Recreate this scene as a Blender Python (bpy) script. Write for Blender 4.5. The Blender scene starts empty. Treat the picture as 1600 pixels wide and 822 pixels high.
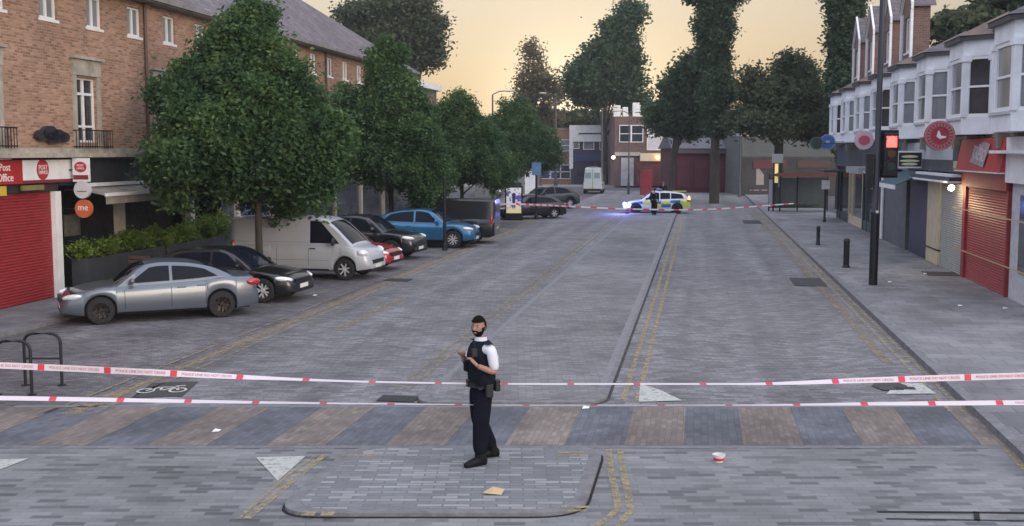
import bpy, bmesh, math, random
import numpy as np
from mathutils import Matrix, Vector
random.seed(7); np.random.seed(7)
PI = math.pi; R = math.radians
S = bpy.context.scene; COL = S.collection

# ------------------------------------------------------------------ camera, sky, sun, exposure
F = 1750.0; H = 4.0; TH = math.atan(173 / F)
cam = bpy.data.objects.new('camera', bpy.data.cameras.new('camera')); COL.objects.link(cam)
cam.data.sensor_width = 36; cam.data.lens = 36 * F / 1600; cam.data.clip_end = 5000
cam.location = (0, 0, H); cam.rotation_euler = (PI / 2 - TH, 0, 0); S.camera = cam

SUN_EL, SUN_AZ = R(13), R(140)
w = bpy.data.worlds.new('World'); S.world = w; w.use_nodes = True
nt = w.node_tree; nt.nodes.clear()
out = nt.nodes.new('ShaderNodeOutputWorld'); bg = nt.nodes.new('ShaderNodeBackground'); sky = nt.nodes.new('ShaderNodeTexSky')
sky.sky_type = 'NISHITA'; sky.sun_disc = False; sky.sun_elevation = SUN_EL; sky.sun_rotation = SUN_AZ
sky.air_density = 1.3; sky.dust_density = 3.0; sky.ozone_density = 1.5
bg.inputs[1].default_value = 0.045
# a dusk glow low in the sky, brightest straight down the street and peach to either side (by direction only)
tc = nt.nodes.new('ShaderNodeTexCoord'); sep = nt.nodes.new('ShaderNodeSeparateXYZ'); nt.links.new(tc.outputs['Generated'], sep.inputs[0])
def wm(op, a, b=None):
    n = nt.nodes.new('ShaderNodeMath'); n.operation = op
    for i, v in enumerate((a, b)):
        if v is None: continue
        if isinstance(v, (int, float)): n.inputs[i].default_value = v
        else: nt.links.new(v, n.inputs[i])
    return n.outputs[0]
dv = nt.nodes.new('ShaderNodeVectorMath'); dv.operation = 'DOT_PRODUCT'; nt.links.new(tc.outputs['Generated'], dv.inputs[0])
dv.inputs[1].default_value = (math.sin(R(3.5)), math.cos(R(3.5)), 0)
dotp = wm('MAXIMUM', dv.outputs['Value'], 0.0)
wide = wm('POWER', dotp, 10.0); tight = wm('POWER', dotp, 330.0)
glow = nt.nodes.new('ShaderNodeBackground'); glow.inputs[0].default_value = (1.0, 0.64, 0.30, 1); nt.links.new(wm('MULTIPLY', wide, 0.40), glow.inputs[1])
core = nt.nodes.new('ShaderNodeBackground'); core.inputs[0].default_value = (1.0, 0.95, 0.74, 1); nt.links.new(wm('MULTIPLY', tight, 0.55), core.inputs[1])
a1 = nt.nodes.new('ShaderNodeAddShader'); a2 = nt.nodes.new('ShaderNodeAddShader')
nt.links.new(sky.outputs[0], bg.inputs[0]); nt.links.new(bg.outputs[0], a1.inputs[0]); nt.links.new(glow.outputs[0], a1.inputs[1])
nt.links.new(a1.outputs[0], a2.inputs[0]); nt.links.new(core.outputs[0], a2.inputs[1]); veil = nt.nodes.new('ShaderNodeBackground'); veil.inputs[0].default_value = (.82, .85, 1.0, 1)            # thin high cloud that evens the light out
up = wm('POWER', wm('MAXIMUM', sep.outputs['Z'], 0.0), 1.0); nt.links.new(wm('ADD', wm('MULTIPLY', up, 0.66), wm('MULTIPLY', wm('POWER', wm('SUBTRACT', 1.0, dotp), 1.6), 0.42)), veil.inputs[1])
a3 = nt.nodes.new('ShaderNodeAddShader'); nt.links.new(a2.outputs[0], a3.inputs[0]); nt.links.new(veil.outputs[0], a3.inputs[1]); nt.links.new(a3.outputs[0], out.inputs[0])

sl = bpy.data.lights.new('sun', 'SUN'); sl.energy = 0.5; sl.angle = R(25); sl.color = (1, .92, .84)
so = bpy.data.objects.new('sun', sl); COL.objects.link(so)
so.rotation_euler = (-(PI / 2 - SUN_EL), 0, -SUN_AZ)
vs = S.view_settings; vs.view_transform = 'Standard'; vs.look = 'None'; vs.gamma = 1; vs.use_curve_mapping = False; vs.exposure = 0.75
S.cycles.use_denoising = True
S.cycles.max_bounces = 5

# ------------------------------------------------------------------ where things stand: road frame (x = n across, y = s along)
PHI = math.atan((293 / F) / (math.cos(TH) + math.sin(TH) * 173 / F)); CP, SP = math.cos(PHI), math.sin(PHI)
def ray(u, v):
    a = (u - 800) / F; b = (411 - v) / F
    return a, math.cos(TH) + b * math.sin(TH), -math.sin(TH) + b * math.cos(TH)
def G(u, v, z=0.0):
    d = ray(u, v); t = (z - H) / d[2]; return d[0] * t, d[1] * t
def toR(x, y): return x * CP - y * SP, x * SP + y * CP
def toW(n, s): return n * CP + s * SP, -n * SP + s * CP
def PL(u, v, N):                                         # meets the upright plane n = N at (s, z)
    d = ray(u, v); n, s = toR(d[0], d[1]); t = N / n; return s * t, H + d[2] * t
def AT(u, y, z=0.0): return (u - 800) / F * (y * math.cos(TH) + (H - z) * math.sin(TH))
def ZAT(v, y):
    d = ray(800, v); return H + y * d[2] / d[1]

# ------------------------------------------------------------------ materials
MATS = {}
def nodes(m):
    m.use_nodes = True; t = m.node_tree; return t, t.nodes['Principled BSDF']
def lk(t, a, b): t.links.new(a, b)
def mat(name, col, rough=.7, metal=0., var=.12, scale=3., bump=0., coat=0., emit=None, es=0., spec=.5, bscale=None, stretch=(1, 1, 1)):
    if name in MATS: return MATS[name]
    m = bpy.data.materials.new(name); t, p = nodes(m); MATS[name] = m
    p.inputs['Roughness'].default_value = rough; p.inputs['Metallic'].default_value = metal
    p.inputs['Coat Weight'].default_value = coat; p.inputs['Coat Roughness'].default_value = .06
    p.inputs['Specular IOR Level'].default_value = spec
    c = (*col, 1); p.inputs['Base Color'].default_value = c
    if emit: p.inputs['Emission Color'].default_value = (*emit, 1); p.inputs['Emission Strength'].default_value = es
    if var or bump:
        tc = t.nodes.new('ShaderNodeTexCoord'); mp = t.nodes.new('ShaderNodeMapping'); mp.inputs['Scale'].default_value = stretch
        lk(t, tc.outputs['Object'], mp.inputs[0])
        n = t.nodes.new('ShaderNodeTexNoise'); n.inputs['Scale'].default_value = scale; n.inputs['Detail'].default_value = 6; n.inputs['Roughness'].default_value = .65
        lk(t, mp.outputs[0], n.inputs['Vector'])
        r = t.nodes.new('ShaderNodeValToRGB'); r.color_ramp.elements[0].position = .3; r.color_ramp.elements[1].position = .7
        r.color_ramp.elements[0].color = (*[x * (1 - var) for x in col], 1); r.color_ramp.elements[1].color = (*[min(1, x * (1 + var)) for x in col], 1)
        lk(t, n.outputs['Fac'], r.inputs[0]); lk(t, r.outputs[0], p.inputs['Base Color'])
        if bump:
            b = t.nodes.new('ShaderNodeBump'); b.inputs['Strength'].default_value = bump; b.inputs['Distance'].default_value = .02
            n2 = t.nodes.new('ShaderNodeTexNoise'); n2.inputs['Scale'].default_value = bscale or scale * 6; lk(t, mp.outputs[0], n2.inputs['Vector'])
            lk(t, n2.outputs['Fac'], b.inputs['Height']); lk(t, b.outputs[0], p.inputs['Normal'])
    return m
def brickmat(name, cols, bw, bh, mortar, ms=.01, plane='xy', rough=.85, wear=.3, wscale=.35, bump=.4, sharp=False, patch=None, rot=0., streak=None):
    """courses of bricks or setts; cols = list of (position, colour) by random brick"""
    m = bpy.data.materials.new(name); t, p = nodes(m); MATS[name] = m
    p.inputs['Roughness'].default_value = rough
    tc = t.nodes.new('ShaderNodeTexCoord'); s = t.nodes.new('ShaderNodeSeparateXYZ'); c = t.nodes.new('ShaderNodeCombineXYZ')
    lk(t, tc.outputs['Object'], s.inputs[0])
    if plane == 'xy': lk(t, s.outputs[0], c.inputs[0]); lk(t, s.outputs[1], c.inputs[1])
    else:
        ad = t.nodes.new('ShaderNodeMath'); lk(t, s.outputs[0], ad.inputs[0]); lk(t, s.outputs[1], ad.inputs[1])
        lk(t, ad.outputs[0], c.inputs[0]); lk(t, s.outputs[2], c.inputs[1])
    mp = t.nodes.new('ShaderNodeMapping'); mp.inputs['Rotation'].default_value = (0, 0, rot); lk(t, c.outputs[0], mp.inputs[0])
    dn = t.nodes.new('ShaderNodeTexNoise'); dn.inputs['Scale'].default_value = 2.5; lk(t, mp.outputs[0], dn.inputs['Vector'])
    va = t.nodes.new('ShaderNodeVectorMath'); va.operation = 'MULTIPLY_ADD'; lk(t, dn.outputs['Color'], va.inputs[0]); va.inputs[1].default_value = (.05, .035, 0) if plane == 'xy' else (.006, .006, 0); lk(t, mp.outputs[0], va.inputs[2])
    b = t.nodes.new('ShaderNodeTexBrick'); lk(t, va.outputs[0], b.inputs['Vector'])
    b.inputs['Scale'].default_value = 1; b.inputs['Brick Width'].default_value = bw; b.inputs['Row Height'].default_value = bh
    b.inputs['Mortar Size'].default_value = ms; b.inputs['Mortar Smooth'].default_value = .4
    b.inputs['Color1'].default_value = (0, 0, 0, 1); b.inputs['Color2'].default_value = (1, 1, 1, 1); b.inputs['Mortar'].default_value = (.5, .5, .5, 1)
    r = t.nodes.new('ShaderNodeValToRGB'); el = r.color_ramp.elements
    if sharp: r.color_ramp.interpolation = 'CONSTANT'
    el[0].position, el[0].color = cols[0][0], (*cols[0][1], 1); el[1].position, el[1].color = cols[-1][0], (*cols[-1][1], 1)
    for q, cc in cols[1:-1]: e = el.new(q); e.color = (*cc, 1)
    lk(t, b.outputs['Color'], r.inputs[0])
    mx = t.nodes.new('ShaderNodeMix'); mx.data_type = 'RGBA'; lk(t, b.outputs['Fac'], mx.inputs[0]); lk(t, r.outputs[0], mx.inputs[6]); mx.inputs[7].default_value = (*mortar, 1)
    nz = t.nodes.new('ShaderNodeTexNoise'); nz.inputs['Scale'].default_value = wscale; nz.inputs['Detail'].default_value = 8; nz.inputs['Roughness'].default_value = .7; lk(t, c.outputs[0], nz.inputs['Vector'])
    mr = t.nodes.new('ShaderNodeMapRange'); mr.inputs[1].default_value = .3; mr.inputs[2].default_value = .7; mr.inputs[3].default_value = 1 - wear; mr.inputs[4].default_value = 1 + wear; lk(t, nz.outputs['Fac'], mr.inputs[0])
    if streak:                                                        # tyre tracks, oil and repairs
        m2 = t.nodes.new('ShaderNodeMapping'); m2.inputs['Scale'].default_value = (streak[0], streak[1], 1); lk(t, c.outputs[0], m2.inputs[0])
        n2 = t.nodes.new('ShaderNodeTexNoise'); n2.inputs['Scale'].default_value = 1; n2.inputs['Detail'].default_value = 5; lk(t, m2.outputs[0], n2.inputs['Vector'])
        r2 = t.nodes.new('ShaderNodeMapRange'); r2.inputs[1].default_value = .32; r2.inputs[2].default_value = .68; r2.inputs[3].default_value = .76; r2.inputs[4].default_value = 1.2; lk(t, n2.outputs['Fac'], r2.inputs[0])
        n3 = t.nodes.new('ShaderNodeTexNoise'); n3.inputs['Scale'].default_value = 1.7; n3.inputs['Detail'].default_value = 4; lk(t, c.outputs[0], n3.inputs['Vector'])
        r3 = t.nodes.new('ShaderNodeMapRange'); r3.inputs[1].default_value = .62; r3.inputs[2].default_value = .74; r3.inputs[3].default_value = 1; r3.inputs[4].default_value = .68; lk(t, n3.outputs['Fac'], r3.inputs[0])
        q1 = t.nodes.new('ShaderNodeMath'); q1.operation = 'MULTIPLY'; lk(t, r2.outputs[0], q1.inputs[0]); lk(t, r3.outputs[0], q1.inputs[1])
        q2 = t.nodes.new('ShaderNodeMath'); q2.operation = 'MULTIPLY'; lk(t, q1.outputs[0], q2.inputs[0]); lk(t, mr.outputs[0], q2.inputs[1]); mr = q2
    mu = t.nodes.new('ShaderNodeVectorMath'); mu.operation = 'SCALE'; lk(t, mx.outputs[2], mu.inputs[0]); lk(t, mr.outputs[0], mu.inputs['Scale'])
    lk(t, mu.outputs[0], p.inputs['Base Color'])
    if bump:
        bm = t.nodes.new('ShaderNodeBump'); bm.inputs['Strength'].default_value = bump; bm.inputs['Distance'].default_value = .015; bm.invert = True
        lk(t, b.outputs['Fac'], bm.inputs['Height']); lk(t, bm.outputs[0], p.inputs['Normal'])
    return m
def leafmat(name, dark, light, warm):
    m = bpy.data.materials.new(name); t, p = nodes(m); MATS[name] = m
    g = t.nodes.new('ShaderNodeNewGeometry'); tc = t.nodes.new('ShaderNodeTexCoord'); n = t.nodes.new('ShaderNodeTexNoise')
    n.inputs['Scale'].default_value = .8; n.inputs['Detail'].default_value = 3; lk(t, tc.outputs['Object'], n.inputs['Vector'])
    ad = t.nodes.new('ShaderNodeMath'); ad.operation = 'MULTIPLY_ADD'; ad.inputs[1].default_value = .45
    lk(t, g.outputs['Random Per Island'], ad.inputs[0]); sb = t.nodes.new('ShaderNodeMath'); sb.operation = 'MULTIPLY_ADD'; sb.inputs[1].default_value = 1.5; sb.inputs[2].default_value = -.45; lk(t, n.outputs['Fac'], sb.inputs[0]); lk(t, sb.outputs[0], ad.inputs[2])
    r = t.nodes.new('ShaderNodeValToRGB'); e = r.color_ramp.elements; e[0].position = .1; e[0].color = (*dark, 1); e[1].position = .95; e[1].color = (*warm, 1); k = e.new(.6); k.color = (*light, 1)
    lk(t, ad.outputs[0], r.inputs[0]); lk(t, r.outputs[0], p.inputs['Base Color']); p.inputs['Roughness'].default_value = .6; p.inputs['Specular IOR Level'].default_value = .3
    tr = t.nodes.new('ShaderNodeBsdfTranslucent'); lk(t, r.outputs[0], tr.inputs[0]); ms = t.nodes.new('ShaderNodeMixShader'); ms.inputs[0].default_value = .42
    o = t.nodes['Material Output']; lk(t, p.outputs[0], ms.inputs[1]); lk(t, tr.outputs[0], ms.inputs[2]); lk(t, ms.outputs[0], o.inputs[0])
    return m
def paint(name, col, metal=.3, rough=.32): return mat(name, col, rough, metal, var=.05, scale=2, coat=.7)
BLACKM = mat('black_metal', (.012, .013, .017), .45, .2)
RUBBER = mat('rubber', (.014, .014, .015), .85)
DARK = mat('dark_void', (.01, .01, .012), .9)
WHITEP = mat('white_paint', (.74, .75, .76), .6, var=.12, scale=2)
WHITEUP = mat('white_upvc', (.78, .79, .8), .4, var=.03)
GLASS = mat('window_glass', (.035, .042, .05), .08, var=.5, scale=1.2, coat=.3)
GLASSL = mat('window_glass_blind', (.20, .215, .24), .15, var=.35, scale=1.4, stretch=(1, 1, .3))
CGLASS = mat('car_glass', (.008, .012, .022), .06, var=.3, scale=1, spec=.12)
STONE = mat('stone', (.36, .33, .28), .85, var=.35, scale=2.5, bump=.2)
SLATE = brickmat('slate', [(0, (.10, .088, .10)), (1, (.17, .15, .165))], .3, .2, (.06, .055, .06), .012, 'xz', wear=.25, bump=.5)
CHROME = mat('alloy', (.62, .63, .65), .35, .35, var=.05)
DARKALLOY = mat('dark_alloy', (.02, .02, .022), .35, .7, var=.05)
LAMPW = mat('headlamp_glass', (.75, .78, .8), .1, .1, var=.15, scale=20, coat=1)
LAMPR = mat('tail_lamp', (.42, .015, .02), .15, var=.1, coat=1)
PLATEW = mat('plate_white', (.7, .7, .68), .5); PLATEY = mat('plate_yellow', (.7, .5, .06), .5)

# ------------------------------------------------------------------ mesh helper
class MB:
    def __init__(s): s.v = []; s.f = []; s.M = None
    def add(s, vs, fs):
        o = len(s.v)
        for q in vs:
            s.v.append(tuple(s.M @ Vector(q)) if s.M else tuple(q))
        s.f += [tuple(i + o for i in g) for g in fs]; return s
    def quad(s, a, b, c, d): return s.add([a, b, c, d], [(0, 1, 2, 3)])
    def poly(s, pts): return s.add(pts, [tuple(range(len(pts)))])
    def box(s, x0, x1, y0, y1, z0, z1):
        x0, x1 = sorted((x0, x1)); y0, y1 = sorted((y0, y1)); z0, z1 = sorted((z0, z1))
        return s.add([(x0, y0, z0), (x1, y0, z0), (x1, y1, z0), (x0, y1, z0), (x0, y0, z1), (x1, y0, z1), (x1, y1, z1), (x0, y1, z1)],
                     [(0, 3, 2, 1), (4, 5, 6, 7), (0, 1, 5, 4), (1, 2, 6, 5), (2, 3, 7, 6), (3, 0, 4, 7)])
    def prism(s, pts, z0, z1):                                        # plan polygon (counter-clockwise) pulled up
        n = len(pts); vs = [(*p, z0) for p in pts] + [(*p, z1) for p in pts]
        return s.add(vs, [tuple(range(n))[::-1], tuple(range(n, 2 * n))] + [(i, (i + 1) % n, n + (i + 1) % n, n + i) for i in range(n)])
    def prof(s, pts, y0, y1):                                         # outline in x,z pulled along y
        n = len(pts); vs = [(a, y0, b) for a, b in pts] + [(a, y1, b) for a, b in pts]
        return s.add(vs, [tuple(range(n)), tuple(range(n, 2 * n))[::-1]] + [(i, n + i, n + (i + 1) % n, (i + 1) % n) for i in range(n)])
    def tube(s, pts, rs, k=10, cap=True):
        pts = [Vector(p) for p in pts]; rs = rs if isinstance(rs, (list, tuple)) else [rs] * len(pts); vs = []; fs = []
        up = None
        for i, p in enumerate(pts):
            d = (pts[min(i + 1, len(pts) - 1)] - pts[max(i - 1, 0)]).normalized()
            if up is None: up = Vector((1, 0, 0)) if abs(d.x) < .9 else Vector((0, 1, 0))
            a = d.cross(up).normalized(); b = d.cross(a).normalized(); up = -a.cross(d).normalized() if False else up
            for j in range(k):
                t = 2 * PI * j / k; vs.append(tuple(p + (a * math.cos(t) + b * math.sin(t)) * rs[i]))
        for i in range(len(pts) - 1):
            for j in range(k): fs.append((i * k + j, i * k + (j + 1) % k, (i + 1) * k + (j + 1) % k, (i + 1) * k + j))
        if cap: fs += [tuple(range(k)), tuple(range((len(pts) - 1) * k, len(pts) * k))[::-1]]
        return s.add(vs, fs)
    def ell(s, c, r, k=14, rings=9, M=None):
        vs = []; fs = []
        for i in range(rings + 1):
            a = PI * i / rings
            for j in range(k):
                t = 2 * PI * j / k; q = Vector((r[0] * math.sin(a) * math.cos(t), r[1] * math.sin(a) * math.sin(t), r[2] * math.cos(a)))
                if M: q = M @ q
                vs.append((c[0] + q.x, c[1] + q.y, c[2] + q.z))
        for i in range(rings):
            for j in range(k): fs.append((i * k + j, (i + 1) * k + j, (i + 1) * k + (j + 1) % k, i * k + (j + 1) % k))
        return s.add(vs, fs)
    def loft(s, rings, cap=True, closed=True):
        k = len(rings[0]); vs = [p for r in rings for p in r]; fs = []
        for i in range(len(rings) - 1):
            for j in range(k if closed else k - 1): fs.append((i * k + j, i * k + (j + 1) % k, (i + 1) * k + (j + 1) % k, (i + 1) * k + j))
        if cap: fs += [tuple(range(k))[::-1], tuple(range((len(rings) - 1) * k, len(rings) * k))]
        return s.add(vs, fs)
    def lathe(s, prof, k=28, axis='y', c=(0, 0, 0)):                  # prof: (radius, along)
        rings = []
        for r, a in prof:
            ring = []
            for j in range(k):
                t = 2 * PI * j / k
                if axis == 'y': ring.append((c[0] + r * math.cos(t), c[1] + a, c[2] + r * math.sin(t)))
                else: ring.append((c[0] + r * math.cos(t), c[1] + r * math.sin(t), c[2] + a))
            rings.append(ring)
        return s.loft(rings, cap=prof[0][0] < .01 or prof[-1][0] < .01)
    def build(s, name, m, parent=None, smooth=None, bevel=0., base=None):
        me = bpy.data.meshes.new(name)
        b = base if base is not None else (parent.get('_b', (0, 0, 0)) if parent else (0, 0, 0))
        vs = [(v[0] - b[0], v[1] - b[1], v[2] - b[2]) for v in s.v]
        me.from_pydata(vs, [], s.f); me.validate(); me.materials.append(m)
        bm = bmesh.new(); bm.from_mesh(me); bmesh.ops.remove_doubles(bm, verts=bm.verts, dist=1e-5); bmesh.ops.recalc_face_normals(bm, faces=bm.faces); bm.to_mesh(me); bm.free()
        if smooth is not None:
            for p in me.polygons: p.use_smooth = True
            me.set_sharp_from_angle(angle=R(smooth))
        o = bpy.data.objects.new(name, me); COL.objects.link(o)
        if parent: o.parent = parent; o['_b'] = tuple(b)
        if bevel:
            md = o.modifiers.new('bevel', 'BEVEL'); md.width = bevel; md.segments = 2; md.limit_method = 'ANGLE'
        return o
def tag(o, label=None, cat=None, group=None, kind=None):
    for k, v in (('label', label), ('category', cat), ('group', group), ('kind', kind)):
        if v: o[k] = v
    return o
def thing(name, label, cat, loc=(0, 0, 0), rz=0., group=None):
    o = bpy.data.objects.new(name, None); COL.objects.link(o); o.location = loc; o.rotation_euler = (0, 0, rz); o.empty_display_size = .3
    return tag(o, label, cat, group)
def rthing(name, label, cat, base, group=None):                       # stands in the road frame; children given in road coordinates
    x, y = toW(base[0], base[1]); o = thing(name, label, cat, (x, y, base[2]), -PHI, group); o['_b'] = tuple(base); return o
def road(o):                                                          # one-mesh object in the road frame
    o.rotation_euler = (0, 0, -PHI); return o
def copy_tree(o, parent=None):
    c = o.copy(); COL.objects.link(c); c.parent = parent
    for ch in list(o.children): copy_tree(ch, c)
    return c
def struct(name, mb, m, rf=True):
    o = mb.build(name, m); o['kind'] = 'structure'
    if rf: road(o)
    return o
def text_verts(body, size, ext=.004, width=1.0):
    cu = bpy.data.curves.new('t', 'FONT'); cu.body = body; cu.size = size; cu.extrude = ext; cu.align_x = 'CENTER'; cu.align_y = 'CENTER'; cu.resolution_u = 3
    cu.space_character = width
    o = bpy.data.objects.new('t', cu); COL.objects.link(o); dg = bpy.context.evaluated_depsgraph_get()
    me = bpy.data.meshes.new_from_object(o.evaluated_get(dg)); vs = [tuple(v.co) for v in me.vertices]; fs = [tuple(p.vertices) for p in me.polygons]
    bpy.data.objects.remove(o); bpy.data.curves.remove(cu); bpy.data.meshes.remove(me); return vs, fs
def frame(o, ux, uz):                                                 # matrix: local x -> ux, local y -> uz, z -> normal
    ux = Vector(ux).normalized(); uz = Vector(uz).normalized(); n = ux.cross(uz)
    return Matrix(((ux.x, uz.x, n.x, o[0]), (ux.y, uz.y, n.y, o[1]), (ux.z, uz.z, n.z, o[2]), (0, 0, 0, 1)))
def writing(body, size, o, ux, uz, m, parent, name='lettering', ext=.004, sx=1.):
    mb = MB(); mb.M = frame(o, ux, uz) @ Matrix.Diagonal((sx, 1, 1, 1)); mb.add(*text_verts(body, size, ext)); return mb.build(name, m, parent)
def smooth_fn(pts):
    xs = [p[0] for p in pts]; zs = [p[1] for p in pts]
    def f(x):
        if x <= xs[0]: return zs[0]
        if x >= xs[-1]: return zs[-1]
        i = max(k for k in range(len(xs) - 1) if xs[k] <= x); h = xs[i + 1] - xs[i]; t = (x - xs[i]) / h
        def m(k):
            if k <= 0 or k >= len(xs) - 1: return 0 if False else ((zs[min(k + 1, len(xs) - 1)] - zs[max(k - 1, 0)]) / (xs[min(k + 1, len(xs) - 1)] - xs[max(k - 1, 0)]))
            a = (zs[k] - zs[k - 1]) / (xs[k] - xs[k - 1]); b = (zs[k + 1] - zs[k]) / (xs[k + 1] - xs[k])
            return 0 if a * b <= 0 else 2 * a * b / (a + b)
        m0, m1 = m(i) * h, m(i + 1) * h
        return (2 * t**3 - 3 * t * t + 1) * zs[i] + (t**3 - 2 * t * t + t) * m0 + (-2 * t**3 + 3 * t * t) * zs[i + 1] + (t**3 - t * t) * m1
    return f

# ------------------------------------------------------------------ ground, road, markings
YC0, YC1 = G(800, 697)[1], G(800, 637)[1]                             # crossing strip, square to the view
NL, NR = -17.2, 8.25                                                  # facade planes
KR = 4.36                                                             # right kerb
SETT = brickmat('sett_paving', [(0, (.115, .112, .118)), (.5, (.165, .162, .170)), (1, (.225, .222, .230))], .26, .115, (.125, .122, .13), .012, wear=.28, wscale=.5, rot=-PHI, streak=(1.1, .035))
SETTP = brickmat('parking_setts', [(0, (.085, .08, .085)), (.5, (.13, .123, .13)), (1, (.185, .177, .185))], .2, .1, (.09, .086, .092), .012, wear=.35, wscale=.5, rot=-PHI, streak=(.5, .3))
SETTN = brickmat('pale_block_paving', [(0, (.095, .098, .102)), (.2, (.14, .143, .147)), (.38, (.18, .183, .187)), (1, (.22, .223, .227))], .34, .115, (.16, .163, .168), .008, wear=.2, wscale=.6, streak=(.4, .4))
SLABS = brickmat('pavement_slabs', [(0, (.15, .15, .16)), (1, (.215, .215, .225))], .6, .45, (.11, .11, .12), .010, wear=.3, wscale=.7, streak=(.6, .2))
BLUEA = brickmat('blue_grey_blocks', [(0, (.085, .092, .11)), (1, (.125, .132, .15))], .2, .1, (.09, .096, .112), .008, wear=.3, wscale=.8, streak=(.5, .5), rot=PI / 2 + PHI)
BROWN = brickmat('buff_brown_blocks', [(0, (.145, .118, .102)), (.5, (.175, .145, .127)), (1, (.215, .18, .158))], .2, .08, (.145, .122, .107), .007, wear=.3, wscale=.9, streak=(.5, .5), rot=PI / 2 + PHI)
ASPH = mat('asphalt', (.075, .076, .088), .9, var=.3, scale=1.2, bump=.5, bscale=60)
KERBM = mat('granite_kerb', (.165, .165, .175), .8, var=.3, scale=5, bump=.3)
def wornpaint(name, col, base_alpha=.5, sc=9.):
    m = bpy.data.materials.new(name); t, p = nodes(m); p.inputs['Base Color'].default_value = (*col, 1); p.inputs['Roughness'].default_value = .8
    tc = t.nodes.new('ShaderNodeTexCoord'); n = t.nodes.new('ShaderNodeTexNoise'); n.inputs['Scale'].default_value = sc; n.inputs['Detail'].default_value = 8; n.inputs['Roughness'].default_value = .75
    lk(t, tc.outputs['Object'], n.inputs['Vector']); r = t.nodes.new('ShaderNodeMapRange'); r.inputs[1].default_value = base_alpha - .1; r.inputs[2].default_value = base_alpha + .1; r.inputs[3].default_value = .9; r.inputs[4].default_value = .12
    lk(t, n.outputs['Fac'], r.inputs[0]); lk(t, r.outputs[0], p.inputs['Alpha']); return m
YEL = wornpaint('worn_yellow_paint', (.38, .30, .16), .49, 7.)
YELF = wornpaint('faded_yellow_paint', (.36, .29, .16), .46, 5)
WHT = wornpaint('worn_white_paint', (.50, .52, .48), .6)
ORG = wornpaint('faded_orange_band', (.27, .215, .15), .5, 3)

struct('ground', MB().quad((-300, -60, -.012), (300, -60, -.012), (300, 270, -.012), (-300, 270, -.012)), ASPH, False)
struct('road', MB().quad((-9.6, YC1 - 2.2, 0), (KR, YC1 - .0, 0), (KR, 118, 0), (-9.6, 118, 0)), SETT)
struct('parking_bay', MB().quad((-17.2, 0, -.004), (-9.5, 0, -.004), (-9.5, 100, -.004), (-17.2, 100, -.004)), SETTP)
struct('speed_table', MB().quad((-30, 5, .004), (30, 5, .004), (30, YC0, .004), (-30, YC0, .004)), SETTN, False)
x0, x1 = AT(-40, YC0), toW(KR, YC0 + .9)[0]
def nx(n, y): return (n + y * SP) / CP                                # world x where line n crosses world depth y
struct('crossing', MB().quad((nx(-10.5, YC0), YC0, .006), (nx(KR, YC0), YC0, .006), (nx(KR, YC1), YC1, .006), (nx(-10.5, YC1), YC1, .006)), BLUEA, False)
mb = MB(); pit = .806; n0 = -.955
for i in range(-7, 4):
    a = n0 + 2 * i * pit; b = min(a + pit, KR - .02)
    if a > KR - .3: continue
    mb.quad((nx(a, YC0), YC0, .010), (nx(b, YC0), YC0, .010), (nx(b, YC1), YC1, .010), (nx(a, YC1), YC1, .010))
struct('crossing_stripes', mb, BROWN, False)
mb = MB(); mb.quad((nx(-10.6, YC1), YC1 + .14, .008), (nx(KR, YC1), YC1 + .14, .008), (nx(KR, YC1), YC1, .008), (nx(-10.6, YC1), YC1, .008))
mb.quad((-12, YC0 - .14, .008), (30, YC0 - .14, .008), (30, YC0, .008), (-12, YC0, .008)); struct('crossing_edging', mb, KERBM, False)
# lines along the road
def line(mb, na, nb, s0, s1, z=.012, gaps=False):
    s = s0
    while s < s1:
        e = min(s + 4, s1); mb.quad((na, s, z), (nb, s, z), (nb, e, z), (na, e, z)); s = e
SS = YC1 / CP + .3
mb = MB(); 
for a in (-1.20, -.97): line(mb, a, a + .09, SS - .05, 75)
line(mb, 3.86, 3.94, 17.9, 75); line(mb, 4.06, 4.14, 17.9, 75)
struct('yellow_lines', mb, YEL)
mb = MB(); line(mb, -9.62, -9.30, 15.5, 80, .008); line(mb, -9.16, -9.08, 15.5, 80, .010); line(mb, -9.9, -9.82, 15.5, 80, .010); line(mb, -4.84, -4.76, 18, 75, .008); line(mb, -5.06, -4.98, 18, 75, .008); line(mb, -8.1, -7.9, 24, 30, .006)
line(mb, 3.5, 3.72, 22, 75, .008)
struct('edge_bands', mb, ORG)
mb = MB(); line(mb, -9.46, -9.38, 15.5, 80, .014); struct('bay_line', mb, YELF)
# raised median with kerb
def rrect(n0, n1, s0, s1, r, seg=6):
    pts = []
    for cx, cy, a0 in ((n1 - r, s0 + r, -90), (n1 - r, s1 - r, 0), (n0 + r, s1 - r, 90), (n0 + r, s0 + r, 180)):
        for i in range(seg + 1):
            a = R(a0 + 90 * i / seg); pts.append((cx + r * math.cos(a), cy + r * math.sin(a)))
    return pts
sm = toR(0, YC1 + .12)[1] + .1
def skewed(n0, n1, ya, yb, r):                                        # ends square to the view, sides along the road
    pts = []; c = [(nx(n1, ya), ya), (nx(n1, yb), yb), (nx(n0, yb), yb), (nx(n0, ya), ya)]
    for i in range(4):
        p, q, t = Vector(c[i]), Vector(c[i - 1]), Vector(c[(i + 1) % 4]); a = p + (q - p).normalized() * r; b = p + (t - p).normalized() * r
        for k in range(7):
            u = k / 6; pts.append(tuple((a * (1 - u)**2 + p * 2 * u * (1 - u) + b * u * u)))
    return pts
struct('median_joint', MB().prism(skewed(-4.46, -1.375, YC1 + .12, 76, .52), -.011, .0112), mat('joint_dirt', (.045, .043, .045), .9, var=.4), False)
struct('median_kerb', MB().prism(skewed(-4.44, -1.42, YC1 + .16, 76, .5), -.01, .05), KERBM, False)
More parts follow.
